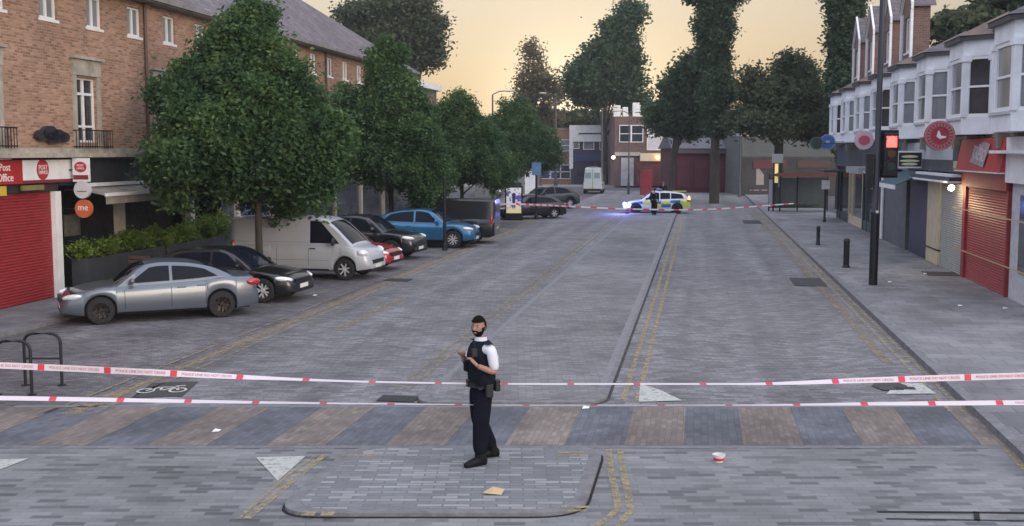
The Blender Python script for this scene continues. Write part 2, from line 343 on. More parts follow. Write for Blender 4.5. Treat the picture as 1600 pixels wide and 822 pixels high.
SETTM = brickmat('median_setts', [(0, (.13, .128, .132)), (1, (.225, .222, .226))], .26, .115, (.13, .13, .134), .012, wear=.3, wscale=.5, streak=(.3, .15))
struct('median_paving', MB().prism(skewed(-4.26, -1.62, YC1 + .36, 75.8, .4), .01, .054), SETTM, False)
mb = MB(); line(mb, -1.62, -1.50, SS + .8, 74, .0545)
line(mb, -4.38, -4.3, SS + .8, 74, .0545); struct('median_edge_line', mb, mat('pale_kerb', (.19, .19, .2), .8))
# refuge island in the foreground
ya, yb = G(700, 809)[1], G(700, 703)[1]
ISL = (-4.58, -1.2)
struct('island_joint', MB().prism(skewed(ISL[0] - .03, ISL[1] + .03, ya - .03, yb + .02, .58), -.01, .0125), DARK, False)
struct('island_kerb', MB().prism(skewed(ISL[0], ISL[1], ya, yb, .55), -.01, .055), KERBM, False)
struct('traffic_island', MB().prism(skewed(ISL[0] + .16, ISL[1] - .16, ya + .14, yb - .14, .45), .02, .059), SETTM2 if False else brickmat('island_blocks', [(0, (.15, .16, .17)), (.6, (.19, .2, .21)), (.8, (.26, .265, .27)), (1, (.29, .3, .3))], .3, .1, (.14, .145, .155), .012, wear=.2, wscale=.9), False)
mb = MB()
for u0, v0, u1, v1 in ((470, 803, 494, 797), (500, 803, 524, 797), (872, 711, 912, 708), (872, 706, 912, 704), (875, 797, 918, 794), (875, 791, 920, 788), (535, 711, 590, 708)):
    a, b = G(u0, v0, .08), G(u1, v1, .08); mb.quad((a[0], a[1], .063), (b[0], a[1], .063), (b[0], b[1], .063), (a[0], b[1], .063))
struct('island_yellow_marks', mb, YEL, False)
# yellow pair bending round the island's right side and left side
def ribbon(mb, pts, wd, z):
    for i in range(len(pts) - 1):
        a, b = Vector(pts[i]), Vector(pts[i + 1]); d = (b - a).normalized(); n0_ = Vector((-d.y, d.x)) * wd / 2
        mb.quad((*(a - n0_), z), (*(b - n0_), z), (*(b + n0_), z), (*(a + n0_), z))
mb = MB()
def ppath(*uv): return [G(u, v) for u, v in uv]
ribbon(mb, ppath((951, 703), (955, 740), (964, 780), (965, 796), (950, 812), (925, 826)), .085, .013)
ribbon(mb, ppath((969, 703), (974, 740), (983, 780), (985, 800), (972, 816), (950, 832)), .085, .013)
ribbon(mb, ppath((508, 712), (470, 742), (386, 812)), .09, .013); ribbon(mb, ppath((492, 714), (452, 742), (372, 812)), .05, .013)
ribbon(mb, ppath((1572, 700), (1602, 736), (1640, 775)), .10, .013)
ribbon(mb, ppath((100, 637), (165, 632), (210, 606), (225, 598)), .08, .013)
struct('curved_yellow_lines', mb, YEL, False)
mb = MB()
def tri(*uv): mb.poly([(*G(u, v), .014) for u, v in uv])
tri((400, 716), (478, 714), (434, 753)); tri((-30, 720), (45, 718), (0, 735)); tri((1000, 601), (998, 629), (1066, 627), (1030, 610)); tri((1385, 617), (1400, 600), (1440, 600), (1462, 616))
struct('ramp_triangles', mb, WHT, False)
# cycle symbol on a dark patch
def patch(uv, z, name, m):
    b = MB().poly([(*G(u, v), z) for u, v in uv]); return struct(name, b, m, False)
DPATCH = mat('dark_patch', (.05, .048, .05), .9, var=.3, scale=4)
patch([(205, 622), (238, 599), (310, 597), (285, 620)], .010, 'cycle_patch', DPATCH)
cx, cy = G(252, 611); mb = MB()
def ring(cx_, cy_, r, w_, z):
    for i in range(20):
        a, b = 2 * PI * i / 20, 2 * PI * (i + 1) / 20
        mb.quad(*[(cx_ + rr * math.cos(t) * .8, cy_ + rr * math.sin(t), z) for t, rr in ((a, r), (b, r), (b, r - w_), (a, r - w_))])
ring(cx - .25, cy - .03, .19, .05, .014); ring(cx + .27, cy + .03, .19, .05, .014)
ribbon(mb, [(cx - .25, cy - .03), (cx - .08, cy + .26), (cx + .2, cy + .26), (cx, cy), (cx - .08, cy + .26)], .05, .014); ribbon(mb, [(cx + .27, cy + .03), (cx + .16, cy + .36), (cx + .3, cy + .38)], .05, .014)
struct('cycle_symbol', mb, mat('symbol_white', (.5, .5, .46), .8, var=.3, scale=9), False)
patch([(1362, 604), (1370, 598), (1400, 598), (1418, 604), (1412, 611), (1380, 611)], .016, 'cycle_patch', DPATCH)
# covers in the road
COVER = mat('cast_iron_cover', (.035, .036, .04), .6, .5, var=.3, scale=12, bump=.4, bscale=40)
def cover(u, v, wx, wy, label, z=.012):
    x, y = G(u, v); o = MB().box(-wx / 2, wx / 2, -wy / 2, wy / 2, 0, .005).build('manhole_cover', COVER); o.location = (x, y, z); o.rotation_euler = (0, 0, -PHI)
    tag(o, label, 'manhole cover')
cover(1262, 441, .95, 2.2, 'dark iron cover set in the right lane before the traffic light')
cover(622, 624, .62, .42, 'small iron cover at the near left corner of the median')
cover(622, 438, .8, .7, 'iron cover in the road left of the median beside the silver van')
cover(1175, 347, 1.0, 3, 'faint iron cover in the far right lane past the tape')
cover(1415, 608, .3, .2, 'small iron lid on the worn symbol by the right kerb', .02)
# right pavement with kerb, left pavement
mb = MB(); mb.prism([(KR, -5), (8.6, -5), (8.6, 100), (KR + 9, 118), (KR, 118)], -.01, .11); struct('pavement', mb, SLABS)
mb = MB(); s = -5.
while s < 117: mb.box(KR - .16, KR + .012, s, s + .92, -.01, .114); s += .93
struct('kerb', mb, KERBM)
mb = MB(); mb.box(-17.6, -15.0, 5, 60, -.01, .07); struct('pavement', mb, SLABS)
mb = MB(); s = 5.
while s < 59: mb.box(-15.0, -14.86, s, s + .92, -.01, .075); s += .93
struct('kerb', mb, KERBM)
# far side of the junction
mb = MB(); xa, xb = AT(830, 118), AT(1350, 118)
mb.box(-60, 90, 128, 136, -.01, .12); struct('pavement', mb, mat('far_pavement', (.22, .215, .21), .85, var=.2, scale=.6), False)

# ------------------------------------------------------------------ building pieces
def wall_holes(mb, N, s0, s1, z0, z1, holes, f, depth=.16):
    """upright wall on n=N from s0..s1, openings with reveals; f=+1 faces +n"""
    ss = sorted({s0, s1, *[h[0] for h in holes], *[h[1] for h in holes]}); zz = sorted({z0, z1, *[h[2] for h in holes], *[h[3] for h in holes]})
    for i in range(len(ss) - 1):
        for j in range(len(zz) - 1):
            a, b, c, d = ss[i], ss[i + 1], zz[j], zz[j + 1]; mx_, mz = (a + b) / 2, (c + d) / 2
            if any(h[0] < mx_ < h[1] and h[2] < mz < h[3] for h in holes): continue
            mb.quad((N, a, c), (N, b, c), (N, b, d), (N, a, d))
    for a, b, c, d in holes:
        M = N - f * depth
        mb.quad((N, a, c), (M, a, c), (M, a, d), (N, a, d)); mb.quad((N, b, c), (M, b, c), (M, b, d), (N, b, d))
        mb.quad((N, a, c), (M, a, c), (M, b, c), (N, b, c)); mb.quad((N, a, d), (M, a, d), (M, b, d), (N, b, d))
def window(parent, P, ang, wd, h, style='case', fm=None, gm=None, sill=True, t=.06):
    """frame (> pane) in a local frame: x across, y = outward, at P = lower left corner; ang = heading of x in the parent's axes"""
    fm = fm or WHITEUP; gm = gm or GLASS; M = Matrix.Translation(P) @ Matrix.Rotation(ang, 4, 'Z'); mb = MB(); mb.M = M
    mb.box(0, t, -.04, .03, 0, h); mb.box(wd - t, wd, -.04, .03, 0, h); mb.box(t, wd - t, -.04, .03, 0, t); mb.box(t, wd - t, -.04, .03, h - t, h)
    if style == 'case': mb.box(wd / 2 - t * .7, wd / 2 + t * .7, -.035, .025, t, h - t)
    if style == 'sash': mb.box(t, wd - t, -.035, .035, h * .5 - .03, h * .5 + .03)
    if style == 'french': mb.box(wd / 2 - t * .8, wd / 2 + t * .8, -.035, .025, t, h - t); mb.box(t, wd - t, -.034, .028, h * .73, h * .73 + .07); mb.box(t, wd - t, -.034, .028, .42, .48)
    o = mb.build('window', fm, parent)
    p = MB(); p.M = M; p.box(t * .5, wd - t * .5, -.06, -.02, t * .5, h - t * .5); p.build('pane', gm, o)
    if sill:
        p = MB(); p.M = M; p.box(-.06, wd + .06, -.05, .12, -.08, -.003); p.build('sill', WHITEP if sill is True else sill, o)
    return o
def shutter(parent, N, f, s0, s1, z0, z1, m, name='shutter', pitch=.075):
    mb = MB(); n = int((z1 - z0) / pitch); prev = None
    M0 = N
    for i in range(n):
        a = z0 + (z1 - z0) * i / n; b = z0 + (z1 - z0) * (i + 1) / n; c = (a + b) / 2
        mb.quad((M0, s0, a), (M0, s1, a), (M0 + f * .018, s1, c), (M0 + f * .018, s0, c)); mb.quad((M0 + f * .018, s0, c), (M0 + f * .018, s1, c), (M0, s1, b), (M0, s0, b))
    return mb.build(name, m, parent)

# ------------------------------------------------------------------ left brick building
BRICK = brickmat('orange_brick', [(0, (.22, .11, .068)), (.5, (.34, .175, .11)), (1, (.43, .25, .165))], .225, .075, (.30, .25, .20), .012, 'xz', wear=.22, wscale=.4, bump=.5)
def sL(u, v=150): return PL(u, v, NL)[0]
EV = 8.62
B0, B1 = 14.0, sL(640, 110)
bl = rthing('brick_building', 'long orange brick building with slate roof and shops below, behind the parked cars', 'building', (NL, B0, 0))
holes = []; wins = []
base_s = sL(75, 10); pit_s = (sL(265, 65) - base_s) / 3
k = -3
while base_s + k * pit_s + .6 < B1 - 1:
    c = base_s + k * pit_s; holes.append((c - .42, c + .42, 7.55, 8.42)); wins.append(('u', c)); k += 1
bb = (sL(115, 115) + sL(155, 225)) / 2; bp = pit_s * 2
k = -3
while bb + k * bp < B1 - 1:
    c = bb + k * bp; holes.append((c - .55, c + .55, 4.28, 6.1)); wins.append(('b', c)); k += 1
mb = MB(); wall_holes(mb, NL, B0, B1, 4.12, EV, holes, 1); mb.quad((NL, B1, 0), (NL - 13, B1, 0), (NL - 13, B1, EV), (NL, B1, EV)); mb.quad((NL, B0, 0), (NL - 13, B0, 0), (NL - 13, B0, EV), (NL, B0, EV)); mb.quad((NL - 13, B0, 0), (NL - 13, B1, 0), (NL - 13, B1, EV), (NL - 13, B0, EV))
mb.build('wall', BRICK, bl)
for kd, c in wins:
    if kd == 'u': window(bl, (NL - .1, c + .42, 7.55), -PI / 2, .84, .87, 'case', gm=GLASSL if random.random() < .6 else GLASS)
    else:
        window(bl, (NL - .12, c + .55, 4.28), -PI / 2, 1.1, 1.82, 'french', sill=False)
        q = MB(); q.box(NL, NL + .05, c - .72, c - .55, 4.1, 6.15); q.box(NL, NL + .05, c + .55, c + .72, 4.1, 6.15); q.box(NL, NL + .07, c - .74, c + .74, 6.15, 6.6); q.box(NL - .02, NL + .15, c - .82, c + .82, 6.6, 6.68); q.build('window_surround', STONE, bl)
        q = MB()
        for i in range(13): q.tube([(NL + .36, c - .72 + i * .12, 4.1), (NL + .36, c - .72 + i * .12, 4.62)], .011, 6)
        for z in (4.14, 4.6): q.box(NL + .34, NL + .38, c - .74, c + .74, z, z + .03)
        for e in (-.74, .74):
            for z in (4.14, 4.6): q.box(NL, NL + .36, c + e - .015, c + e + .015, z, z + .03)
            for i in range(3): q.tube([(NL + .09 + i * .09, c + e, 4.1), (NL + .09 + i * .09, c + e, 4.62)], .011, 6)
        q.build('balcony_rail', BLACKM, bl)
mb = MB(); mb.box(NL - .1, NL + .42, B0, B1, 3.86, 3.98); mb.box(NL - .1, NL + .30, B0, B1, 3.98, 4.1); mb.box(NL - .1, NL + .06, B0, B1, 4.1, 4.118); mb.build('cornice', STONE, bl)
mb = MB(); mb.box(NL - 13.3, NL + .45, B0 - .4, B1 + .3, EV, EV + .14); mb.box(NL + .43, NL + .55, B0 - .4, B1 + .3, EV + .04, EV + .18); mb.build('eaves', mat('eaves_grey', (.2, .19, .19), .8, var=.3), bl)
RN, RZ = NL - 6.5, 13.6
mb = MB(); e = NL + .5; b_ = NL - 13.4; z = EV + .17; r1 = B1 - 7.0
mb.quad((e, B0 - .4, z), (e, B1 + .3, z), (RN, r1, RZ), (RN, B0 + 5, RZ)); mb.poly([(e, B1 + .3, z), (b_, B1 + .3, z), (RN, r1, RZ)]); mb.quad((b_, B1 + .3, z), (b_, B0 - .4, z), (RN, B0 + 5, RZ), (RN, r1, RZ)); mb.poly([(b_, B0 - .4, z), (e, B0 - .4, z), (RN, B0 + 5, RZ)])
mb.build('roof', SLATE, bl)
mb = MB(); 
for c in (r1 - 3, r1 - 16, r1 - 30): mb.box(RN - .5, RN + .5, c - .9, c + .9, RZ - 1, RZ + 1.5); mb.box(RN - .6, RN + .6, c - 1, c + 1, RZ + 1.5, RZ + 1.62)
mb.build('chimney', BRICK, bl)
q = MB(); q.tube([(NL + .06, sL(225, 60), 4.3), (NL + .06, sL(225, 60), EV)], .05, 8); q.tube([(NL + .06, sL(508, 120), 4.3), (NL + .06, sL(508, 120), EV)], .05, 8); q.build('drainpipe', mat('drain_brown', (.12, .08, .07), .6), bl)
# ground floor of the left building: red shutter shop and the restaurant
RED = mat('red_shutter_paint', (.25, .018, .022), .6, var=.2, scale=3, stretch=(1, 1, 4)); REDF = mat('red_fascia', (.38, .025, .028), .5, var=.15, scale=2)
sp0 = sL(82, 330); sp1 = sL(104, 330)
shutter(bl, NL - .05, 1, 14.5, sp0, .08, 2.95, RED)
mb = MB(); mb.box(NL - .15, NL + .10, sp0, sp0 + .28, 0, 2.95); mb.build('pilaster', WHITEP, bl)
mb = MB(); mb.box(NL - .2, NL + .02, 14.2, sp0 + .28, 2.96, 3.2); mb.build('shutter_box', mat('shutter_box', (.035, .03, .032), .6), bl)
sf = sL(27, 280); se = sL(118, 275)
mb = MB(); mb.box(NL - .2, NL + .16, 14.2, sf, 3.2, 3.80); o = mb.build('fascia', REDF, bl)
mb = MB(); mb.box(NL - .2, NL + .164, sf, se - .25, 3.28, 3.80); fp = mb.build('fascia_panel', WHITEP, bl)
mb = MB(); mb.box(NL - .2, NL + .17, sf, se - .25, 3.2, 3.275); mb.build('fascia_edge', mat('maroon', (.22, .02, .04), .6), bl)
mb = MB(); c = sL(58, 280); mb.M = frame((NL + .168, c, 3.55), (0, 1, 0), (0, 0, 1)); mb.lathe([(.001, 0), (.27, 0), (.27, .014), (.001, .014)], axis='z'); mb.M = mb.M
o = mb.build('red_oval', mat('emblem_red', (.42, .03, .045), .5), fp)
writing('POST', .17, (NL + .185, c, 3.60), (0, 1, 0), (0, 0, 1), mat('letter_white', (.8, .8, .8), .5), o); writing('OFFICE', .13, (NL + .185, c, 3.47), (0, 1, 0), (0, 0, 1), MATS['letter_white'], o)
writing('Post', .26, (NL + .165, sf - .75, 3.62), (0, 1, 0), (0, 0, 1), MATS['letter_white'], fp); writing('Office', .28, (NL + .165, sf - .75, 3.36), (0, 1, 0), (0, 0, 1), MATS['letter_white'], fp)
mb = MB(); mb.box(NL + .0, NL + .20, 15, sf - .5 , 3.8 + .02, 3.85); mb.build('lamp_rail', WHITEP, bl)
mb = MB(); mb.box(NL + .1, NL + .16, sL(28, 330), sL(62, 330), 3.02, 3.15); mb.build('shutter_sign', mat('olive_sign', (.20, .17, .06), .6), bl)
mb = MB(); mb.box(NL + .02, NL + .12, 15.2, sL(5, 330), 2.92, 3.16); mb.build('shutter_sign', mat('yellow_sign', (.6, .42, .05), .6), bl)
# restaurant
DG = mat('charcoal_cladding', (.035, .037, .045), .6, var=.3, scale=2); rs0, rs1 = sp0 + .28, sL(350, 330)
mb = MB(); mb.box(NL - .2, NL + .05, rs0, B1, 3.1, 3.86); mb.build('fascia', DG, bl)
mb = MB(); mb.box(NL - 3.2, NL - 3.1, rs0, B1, 0, 3.2); mb.box(NL - 3.1, NL, rs1 + 7, rs1 + 7.2, 0, 3.1); mb.build('shop_interior_wall', mat('interior_dark', (.045, .04, .042), .8, var=.6, scale=1.2), bl)
mb = MB(); mb.quad((NL - 3.1, rs0, 3.1), (NL + .0, rs0, 3.1), (NL, B1, 3.1), (NL - 3.1, B1, 3.1)); mb.build('soffit', DG, bl)
for i, u in enumerate((190, 300, 372, 425, 468, 524, 565, 600)):
    s = sL(u, 330); MB().box(NL - .18, NL + .03, s - .16, s + .16, 0, 3.1).build('pilaster', mat('cream_pilaster', (.42, .39, .33), .7, var=.2), bl)
CURT = mat('shop_glass', (.05, .055, .065), .1, var=.7, scale=.9)
mb = MB(); mb.box(NL - .12, NL - .09, rs1, B1, .1, 3.1); mb.build('shop_window', CURT, bl)
MB().box(NL - 2.9, NL - 2.85, rs0 + 2.5, rs0 + 3.3, 1.2, 2.2).build('framed_picture', mat('pic', (.35, .33, .3), .6, var=.4, scale=3), bl); MB().box(NL - 2.9, NL - 2.85, rs0 + 5, rs0 + 5.9, 1.3, 2.0).build('framed_picture', MATS['pic'], bl)
AWN = mat('awning_canvas', (.30, .27, .23), .8, var=.4, scale=2.5)
a0, a1 = sL(112, 300) + .1, sL(262, 300)
mb = MB(); mb.add([(NL + .06, a0, 3.02), (NL + .06, a1, 3.02), (NL + .95, a1, 2.84), (NL + .95, a0, 2.84), (NL + .06, a0, 2.98), (NL + .06, a1, 2.98), (NL + .95, a1, 2.8), (NL + .95, a0, 2.8)], [(0, 1, 2, 3), (4, 7, 6, 5), (0, 4, 5, 1), (1, 5, 6, 2), (3, 2, 6, 7), (0, 3, 7, 4)])
mb.build('awning', AWN, bl)
mb = MB(); mb.box(NL + .06, NL + .2, a0, a1, 3.03, 3.13); mb.box(NL + .93, NL + 1.03, a0, a1, 2.78, 2.87); mb.build('awning_rail', WHITEP, bl)
mb = MB(); mb.box(NL + .96, NL + .98, a0, a1, 2.56, 2.78); mb.build('awning_valance', AWN, bl)

# signs on the left building
LW = MATS['letter_white']
def disc_sign(name, label, n, s, z, r, m, facing_s=True, rim=None, face=None, bracket_to=None, ring_m=None):
    t = rthing(name, label, 'sign', (n, s, z - r)); a = frame((n, s + .05, z), (1, 0, 0), (0, 0, 1))       # normal towards -s
    mb = MB(); mb.M = a; mb.lathe([(.001, 0), (r, 0), (r, .10), (.001, .10)], axis='z', k=36); mb.build('board', m, t, smooth=40)
    if ring_m:
        mb = MB(); mb.M = a; mb.lathe([(r * .86, .101), (r * .99, .101), (r * .99, .112), (r * .86, .112), (r * .86, .101)], axis='z', k=36); mb.build('rim', ring_m, t)
    if bracket_to is not None:
        mb = MB(); mb.box(min(n, bracket_to), max(n, bracket_to), s - .02, s + .02, z - .02, z + .02); mb.build('bracket', BLACKM, t)
    return t
OX = NL + .55
ss_ = sL(100, 270); 
t = rthing('projecting_sign', 'white box sign with red oval and maroon strip, above two round signs', 'sign', (NL + .5, ss_, 3.2))
nn = NL + .52
mb = MB(); mb.box(nn - .24, nn + .24, ss_ - .04, ss_ + .04, 3.2, 3.84); mb.build('board', WHITEP, t)
mb = MB(); mb.M = frame((nn, ss_ - .041, 3.6), (1, 0, 0), (0, 0, 1)) @ Matrix.Diagonal((1, .8, 1, 1)); mb.lathe([(.001, 0), (.18, 0), (.18, .01), (.001, .01)], axis='z'); o = mb.build('emblem', MATS['emblem_red'], t)
writing('POST', .085, (nn, ss_ - .055, 3.64), (1, 0, 0), (0, 0, 1), LW, o); writing('OFFICE', .07, (nn, ss_ - .055, 3.56), (1, 0, 0), (0, 0, 1), LW, o)
mb = MB(); mb.box(nn - .22, nn + .22, ss_ - .052, ss_ - .041, 3.26, 3.38); mb.build('strip', MATS['maroon'], t)
mb = MB(); mb.box(NL + .05, nn - .24, ss_ - .02, ss_ + .02, 3.5, 3.54); mb.build('bracket', BLACKM, t)
t = disc_sign('round_sign', 'pale grey round sign between the white box sign and the orange disc', nn + .02, ss_, 2.98, .24, mat('pale_sign', (.55, .56, .6), .5), bracket_to=NL)
mb = MB(); mb.box(nn - .12, nn + .16, ss_ - .066, ss_ - .056, 2.93, 2.945); mb.build('line', BLACKM, t)
t = disc_sign('round_sign', 'orange round sign with pale letters beside the red shutter shop', nn + .04, ss_, 2.46, .25, mat('orange_sign', (.52, .12, .045), .5), bracket_to=NL)
writing('me', .25, (nn + .04, ss_ - .062, 2.49), (1, 0, 0), (0, 0, 1), LW, t)
c = (sL(45, 205) + sL(103, 205)) / 2
t = rthing('cloud_sign', 'black cloud shaped sign on the brick wall left of the tall window', 'sign', (NL + .03, c, 4.2))
mb = MB()
for ds, dz, r in ((-.42, 0, .2), (-.1, .06, .27), (.25, .0, .24), (.5, -.03, .19), (0, -.05, .22)):
    mb.M = frame((NL + .04, c + ds * 1.1, 4.44 + dz), (0, 1, 0), (0, 0, 1)) @ Matrix.Diagonal((1.3, .75, 1, 1)); mb.lathe([(.001, 0), (r, 0), (r, .12), (.001, .12)], axis='z', k=20)
mb.build('board', mat('cloud_board', (.03, .03, .04), .5), t)

# small building past the brick one
b2 = rthing('corner_building', 'low pale building end with flat roof showing between the street trees', 'building', (NL, B1 + .2, 0))
PB = brickmat('brown_brick', [(0, (.16, .085, .06)), (1, (.27, .16, .115))], .225, .075, (.2, .17, .14), .012, 'xz', wear=.25)
E2 = sL(682, 130); hz = [(B1 + 2 + i * 3, B1 + 3 + i * 3, 5, 6.6) for i in range(int((E2 - B1 - 2) // 3))]
mb = MB(); wall_holes(mb, NL + .0, B1 + .3, E2, 0, 8.0, hz, 1); mb.quad((NL, E2, 0), (NL - 10, E2, 0), (NL - 10, E2, 8), (NL, E2, 8)); mb.quad((NL - 10, E2, 8), (NL, E2, 8), (NL, B1 + .3, 8), (NL - 10, B1 + .3, 8)); mb.build('wall', PB, b2)
for a, b, c_, d in hz: window(b2, (NL - .1, b, c_), -PI / 2, 1, 1.6, 'sash')
mb = MB(); mb.box(NL - .5, NL + .35, B1 + .3, E2 + .1, 8.0, 8.35); mb.build('parapet', WHITEP, b2)

# ------------------------------------------------------------------ right terrace
def sR(u, v=250): return PL(u, v, NR)[0]
WP = mat('white_render', (.74, .76, .80), .7, var=.13, scale=1.5); SUR = mat('bay_grey', (.46, .48, .53), .7, var=.12)
BRR = brickmat('dull_red_brick', [(0, (.10, .06, .055)), (1, (.17, .10, .085))], .225, .075, (.18, .14, .12), .012, 'xz', wear=.25)
PAR = mat('mossy_stone', (.20, .19, .155), .9, var=.5, scale=2, bump=.3)
cs = [(PL(u, v, NR)[0]) for u, v in ((1542, 120), (1483, 140), (1435, 150), (1397, 160))]
pw = (cs[3] - cs[0]) / 3
labels = ['white bay fronted house over the pale shop at the right edge', 'white bay fronted house above the red shutter shop', 'white bay fronted house above the lit steel shutter', 'white bay fronted house above the blue awning',
          'white bay fronted house with tall brick gable behind the traffic light pole', 'narrow white house with brick gable next but one past the light pole', 'far white house beyond the round pink sign', 'last grey rendered house of the terrace by the ivy clad trunk']
houses = []
for i in range(-1, 7):
    c = cs[0] + i * pw; s0, s1 = c - pw / 2, c + pw / 2; tall = i >= 3
    hs = rthing('terraced_house', labels[i + 1], 'house', (NR, s0, 0), 'white terraced houses over the shops'); houses.append((hs, s0, s1))
    top = 7.35
    mb = MB(); hl = [(s0 + .28, s0 + .85, 4.9, 6.7)]
    wall_holes(mb, NR, s0 + .004, s1 - .004, 4.55, top, hl, -1); mb.quad((NR, s0 + .004, 0), (NR + 9, s0 + .004, 0), (NR + 9, s0 + .004, top), (NR, s0 + .004, top)); mb.quad((NR, s1 - .004, 0), (NR + 9, s1 - .004, 0), (NR + 9, s1 - .004, top), (NR, s1 - .004, top)); mb.quad((NR + 9, s0, 0), (NR + 9, s1, 0), (NR + 9, s1, top), (NR + 9, s0, top))
    mb.build('wall', WP, hs)
    window(hs, (NR + .1, s0 + .28, 4.9), PI / 2, .57, 1.8, 'sash', gm=GLASS)
    # canted bay
    bw, pr, ca = 3.3, .75, .7; bc = c + .55; b0, b1 = bc - bw / 2, bc + bw / 2
    plan = [(NR, b0), (NR - pr, b0 + ca), (NR - pr, b1 - ca), (NR, b1)]
    mb = MB(); mb.prism(plan[::-1], 4.52, 5.02); mb.prism(plan[::-1], 6.75, top - .15)
    for (n_, s_) in plan[1:3]: mb.box(n_ - .02, n_ + .16, s_ - .12, s_ + .12, 5.02, 6.75)
    mb.box(NR - .16, NR, b0 - .1, b0 + .12, 5.02, 6.75); mb.box(NR - .16, NR, b1 - .12, b1 + .1, 5.02, 6.75)
    for (n_, s_) in plan[1:3]: mb.box(n_ - .06, n_ + .2, s_ - .17, s_ + .17, 6.6, 6.78)
    mb.box(NR - .2, NR, b0 - .15, b0 + .17, 6.6, 6.78); mb.box(NR - .2, NR, b1 - .17, b1 + .15, 6.6, 6.78)
    bay = mb.build('bay', WP, hs)
    L_ = b1 - b0 - 2 * ca; window(hs, (NR - pr + .06, b0 + ca + .12, 5.02), PI / 2, L_ - .24, 1.73, 'sash', gm=GLASSL, sill=SUR, t=.11)
    a_ = math.atan2(ca, -pr); ln = math.hypot(ca, pr)
    window(hs, (NR - .05, b0 + .12, 5.02), a_, ln - .22, 1.73, 'sash', sill=False, t=.09, gm=GLASSL if i % 3 else GLASS)
    a_ = math.atan2(ca, pr); window(hs, (NR - pr + .07, b1 - ca + .1, 5.02), a_, ln - .22, 1.73, 'sash', sill=False, t=.09, gm=GLASSL if i % 3 else GLASS)
    mb = MB(); mb.prism([(NR + .1, b1 + .2), (NR - pr - .15, b1 - ca + .1), (NR - pr - .15, b0 + ca - .1), (NR + .1, b0 - .2)], top - .15, top - .03); mb.box(NR - .12, NR + .1, s0, s1, top, top + .1); mb.build('gutter', mat('gutter_dark', (.05, .052, .06), .6), hs)
    RF = SLATE if i % 2 else mat('roof_brown', (.15, .105, .085), .85, var=.35, scale=1.2, bump=.3)
    mb = MB(); rz = 8.55
    mb.quad((NR - .1, s0, top + .1), (NR - .1, s1, top + .1), (NR + 3.2, s1, rz), (NR + 3.2, s0, rz)); mb.quad((NR + 3.2, s0, rz), (NR + 3.2, s1, rz), (NR + 9, s1, top), (NR + 9, s0, top))
    mb.add([(NR - pr - .18, b0 + ca - .15, top - .02), (NR - pr - .18, b1 - ca + .15, top - .02), (NR + .6, bc + .3, top + .75), (NR + .6, bc - .3, top + .75), (NR + .1, b0 - .2, top - .02), (NR + .1, b1 + .2, top - .02)], [(0, 1, 2, 3), (0, 3, 4), (1, 5, 2)])
    mb.build('roof', RF, hs)
    mb = MB(); mb.box(NR - .15, NR + 3.3, s1 - .17, s1 + .17, top, top + .35); mb.build('party_wall', PAR, hs); MB().box(NR - .32, NR + .1, s1 - .14, s1 + .14, 4.1, 5.0).build('corbel', PAR, hs)
    if tall:
        mb = MB(); g0, g1, gz = bc - 1.2, bc + 1.15, 11.2; gn = NR + .55
        gh = [(bc - .65, bc + .65, 8.3, 9.8)]
        wall_holes(mb, gn, g0, g1, top, 10.2, gh, -1); mb.poly([(gn, g0, 10.2), (gn, g1, 10.2), (gn, bc, 11.4)]); mb.quad((gn, g0, top), (gn + .7, g0, top), (gn + .7, g0, 10.2), (gn, g0, 10.2)); mb.quad((gn, g1, top), (gn + .7, g1, top), (gn + .7, g1, 10.2), (gn, g1, 10.2)); mb.build('gable', BRR, hs)
        window(hs, (gn + .1, bc - .65, 8.3), PI / 2, 1.3, 1.5, 'case', t=.1)
        mb = MB()
        for sg, ge in ((-1, g0), (1, g1)):
            mb.add([(gn - .12, ge + sg * .2, 10.0), (gn - .12, bc, 11.45), (gn - .12, bc, 11.7), (gn - .12, ge + sg * .2, 10.3), (gn - .02, ge + sg * .2, 10.0), (gn - .02, bc, 11.45), (gn - .02, bc, 11.7), (gn - .02, ge + sg * .2, 10.3)], [(0, 1, 2, 3), (4, 7, 6, 5), (0, 3, 7, 4), (0, 4, 5, 1), (3, 2, 6, 7)])
            mb.box(gn - .1, gn - .0, ge - .1, ge + .1, top + .3, 10.0)
        mb.build('bargeboard', WHITEP, hs)
        mb = MB(); mb.quad((gn - .15, g0 - .2, 10.12), (gn + .9, g0 - .2, 10.12), (gn + .9, bc, 11.62), (gn - .15, bc, 11.62)); mb.quad((gn - .15, g1 + .2, 10.12), (gn + .9, g1 + .2, 10.12), (gn + .9, bc, 11.62), (gn - .15, bc, 11.62)); mb.build('roof', SLATE, hs)
        if i < 5: continue
        mb = MB(); mb.box(NR + 2.2, NR + 3.2, s1 - .9, s1 + .0, rz - .8, 12.6 if i < 5 else 12.0); mb.box(NR + 2.1, NR + 3.3, s1 - 1, s1 + .1, 12.1, 12.25)
        for k in range(3): mb.lathe([(.14, 12.25), (.12, 12.7), (.001, 12.7)], axis='z', c=(NR + 2.7, s1 - .75 + k * .3, 0), k=10)
        mb.build('chimney', BRR, hs)
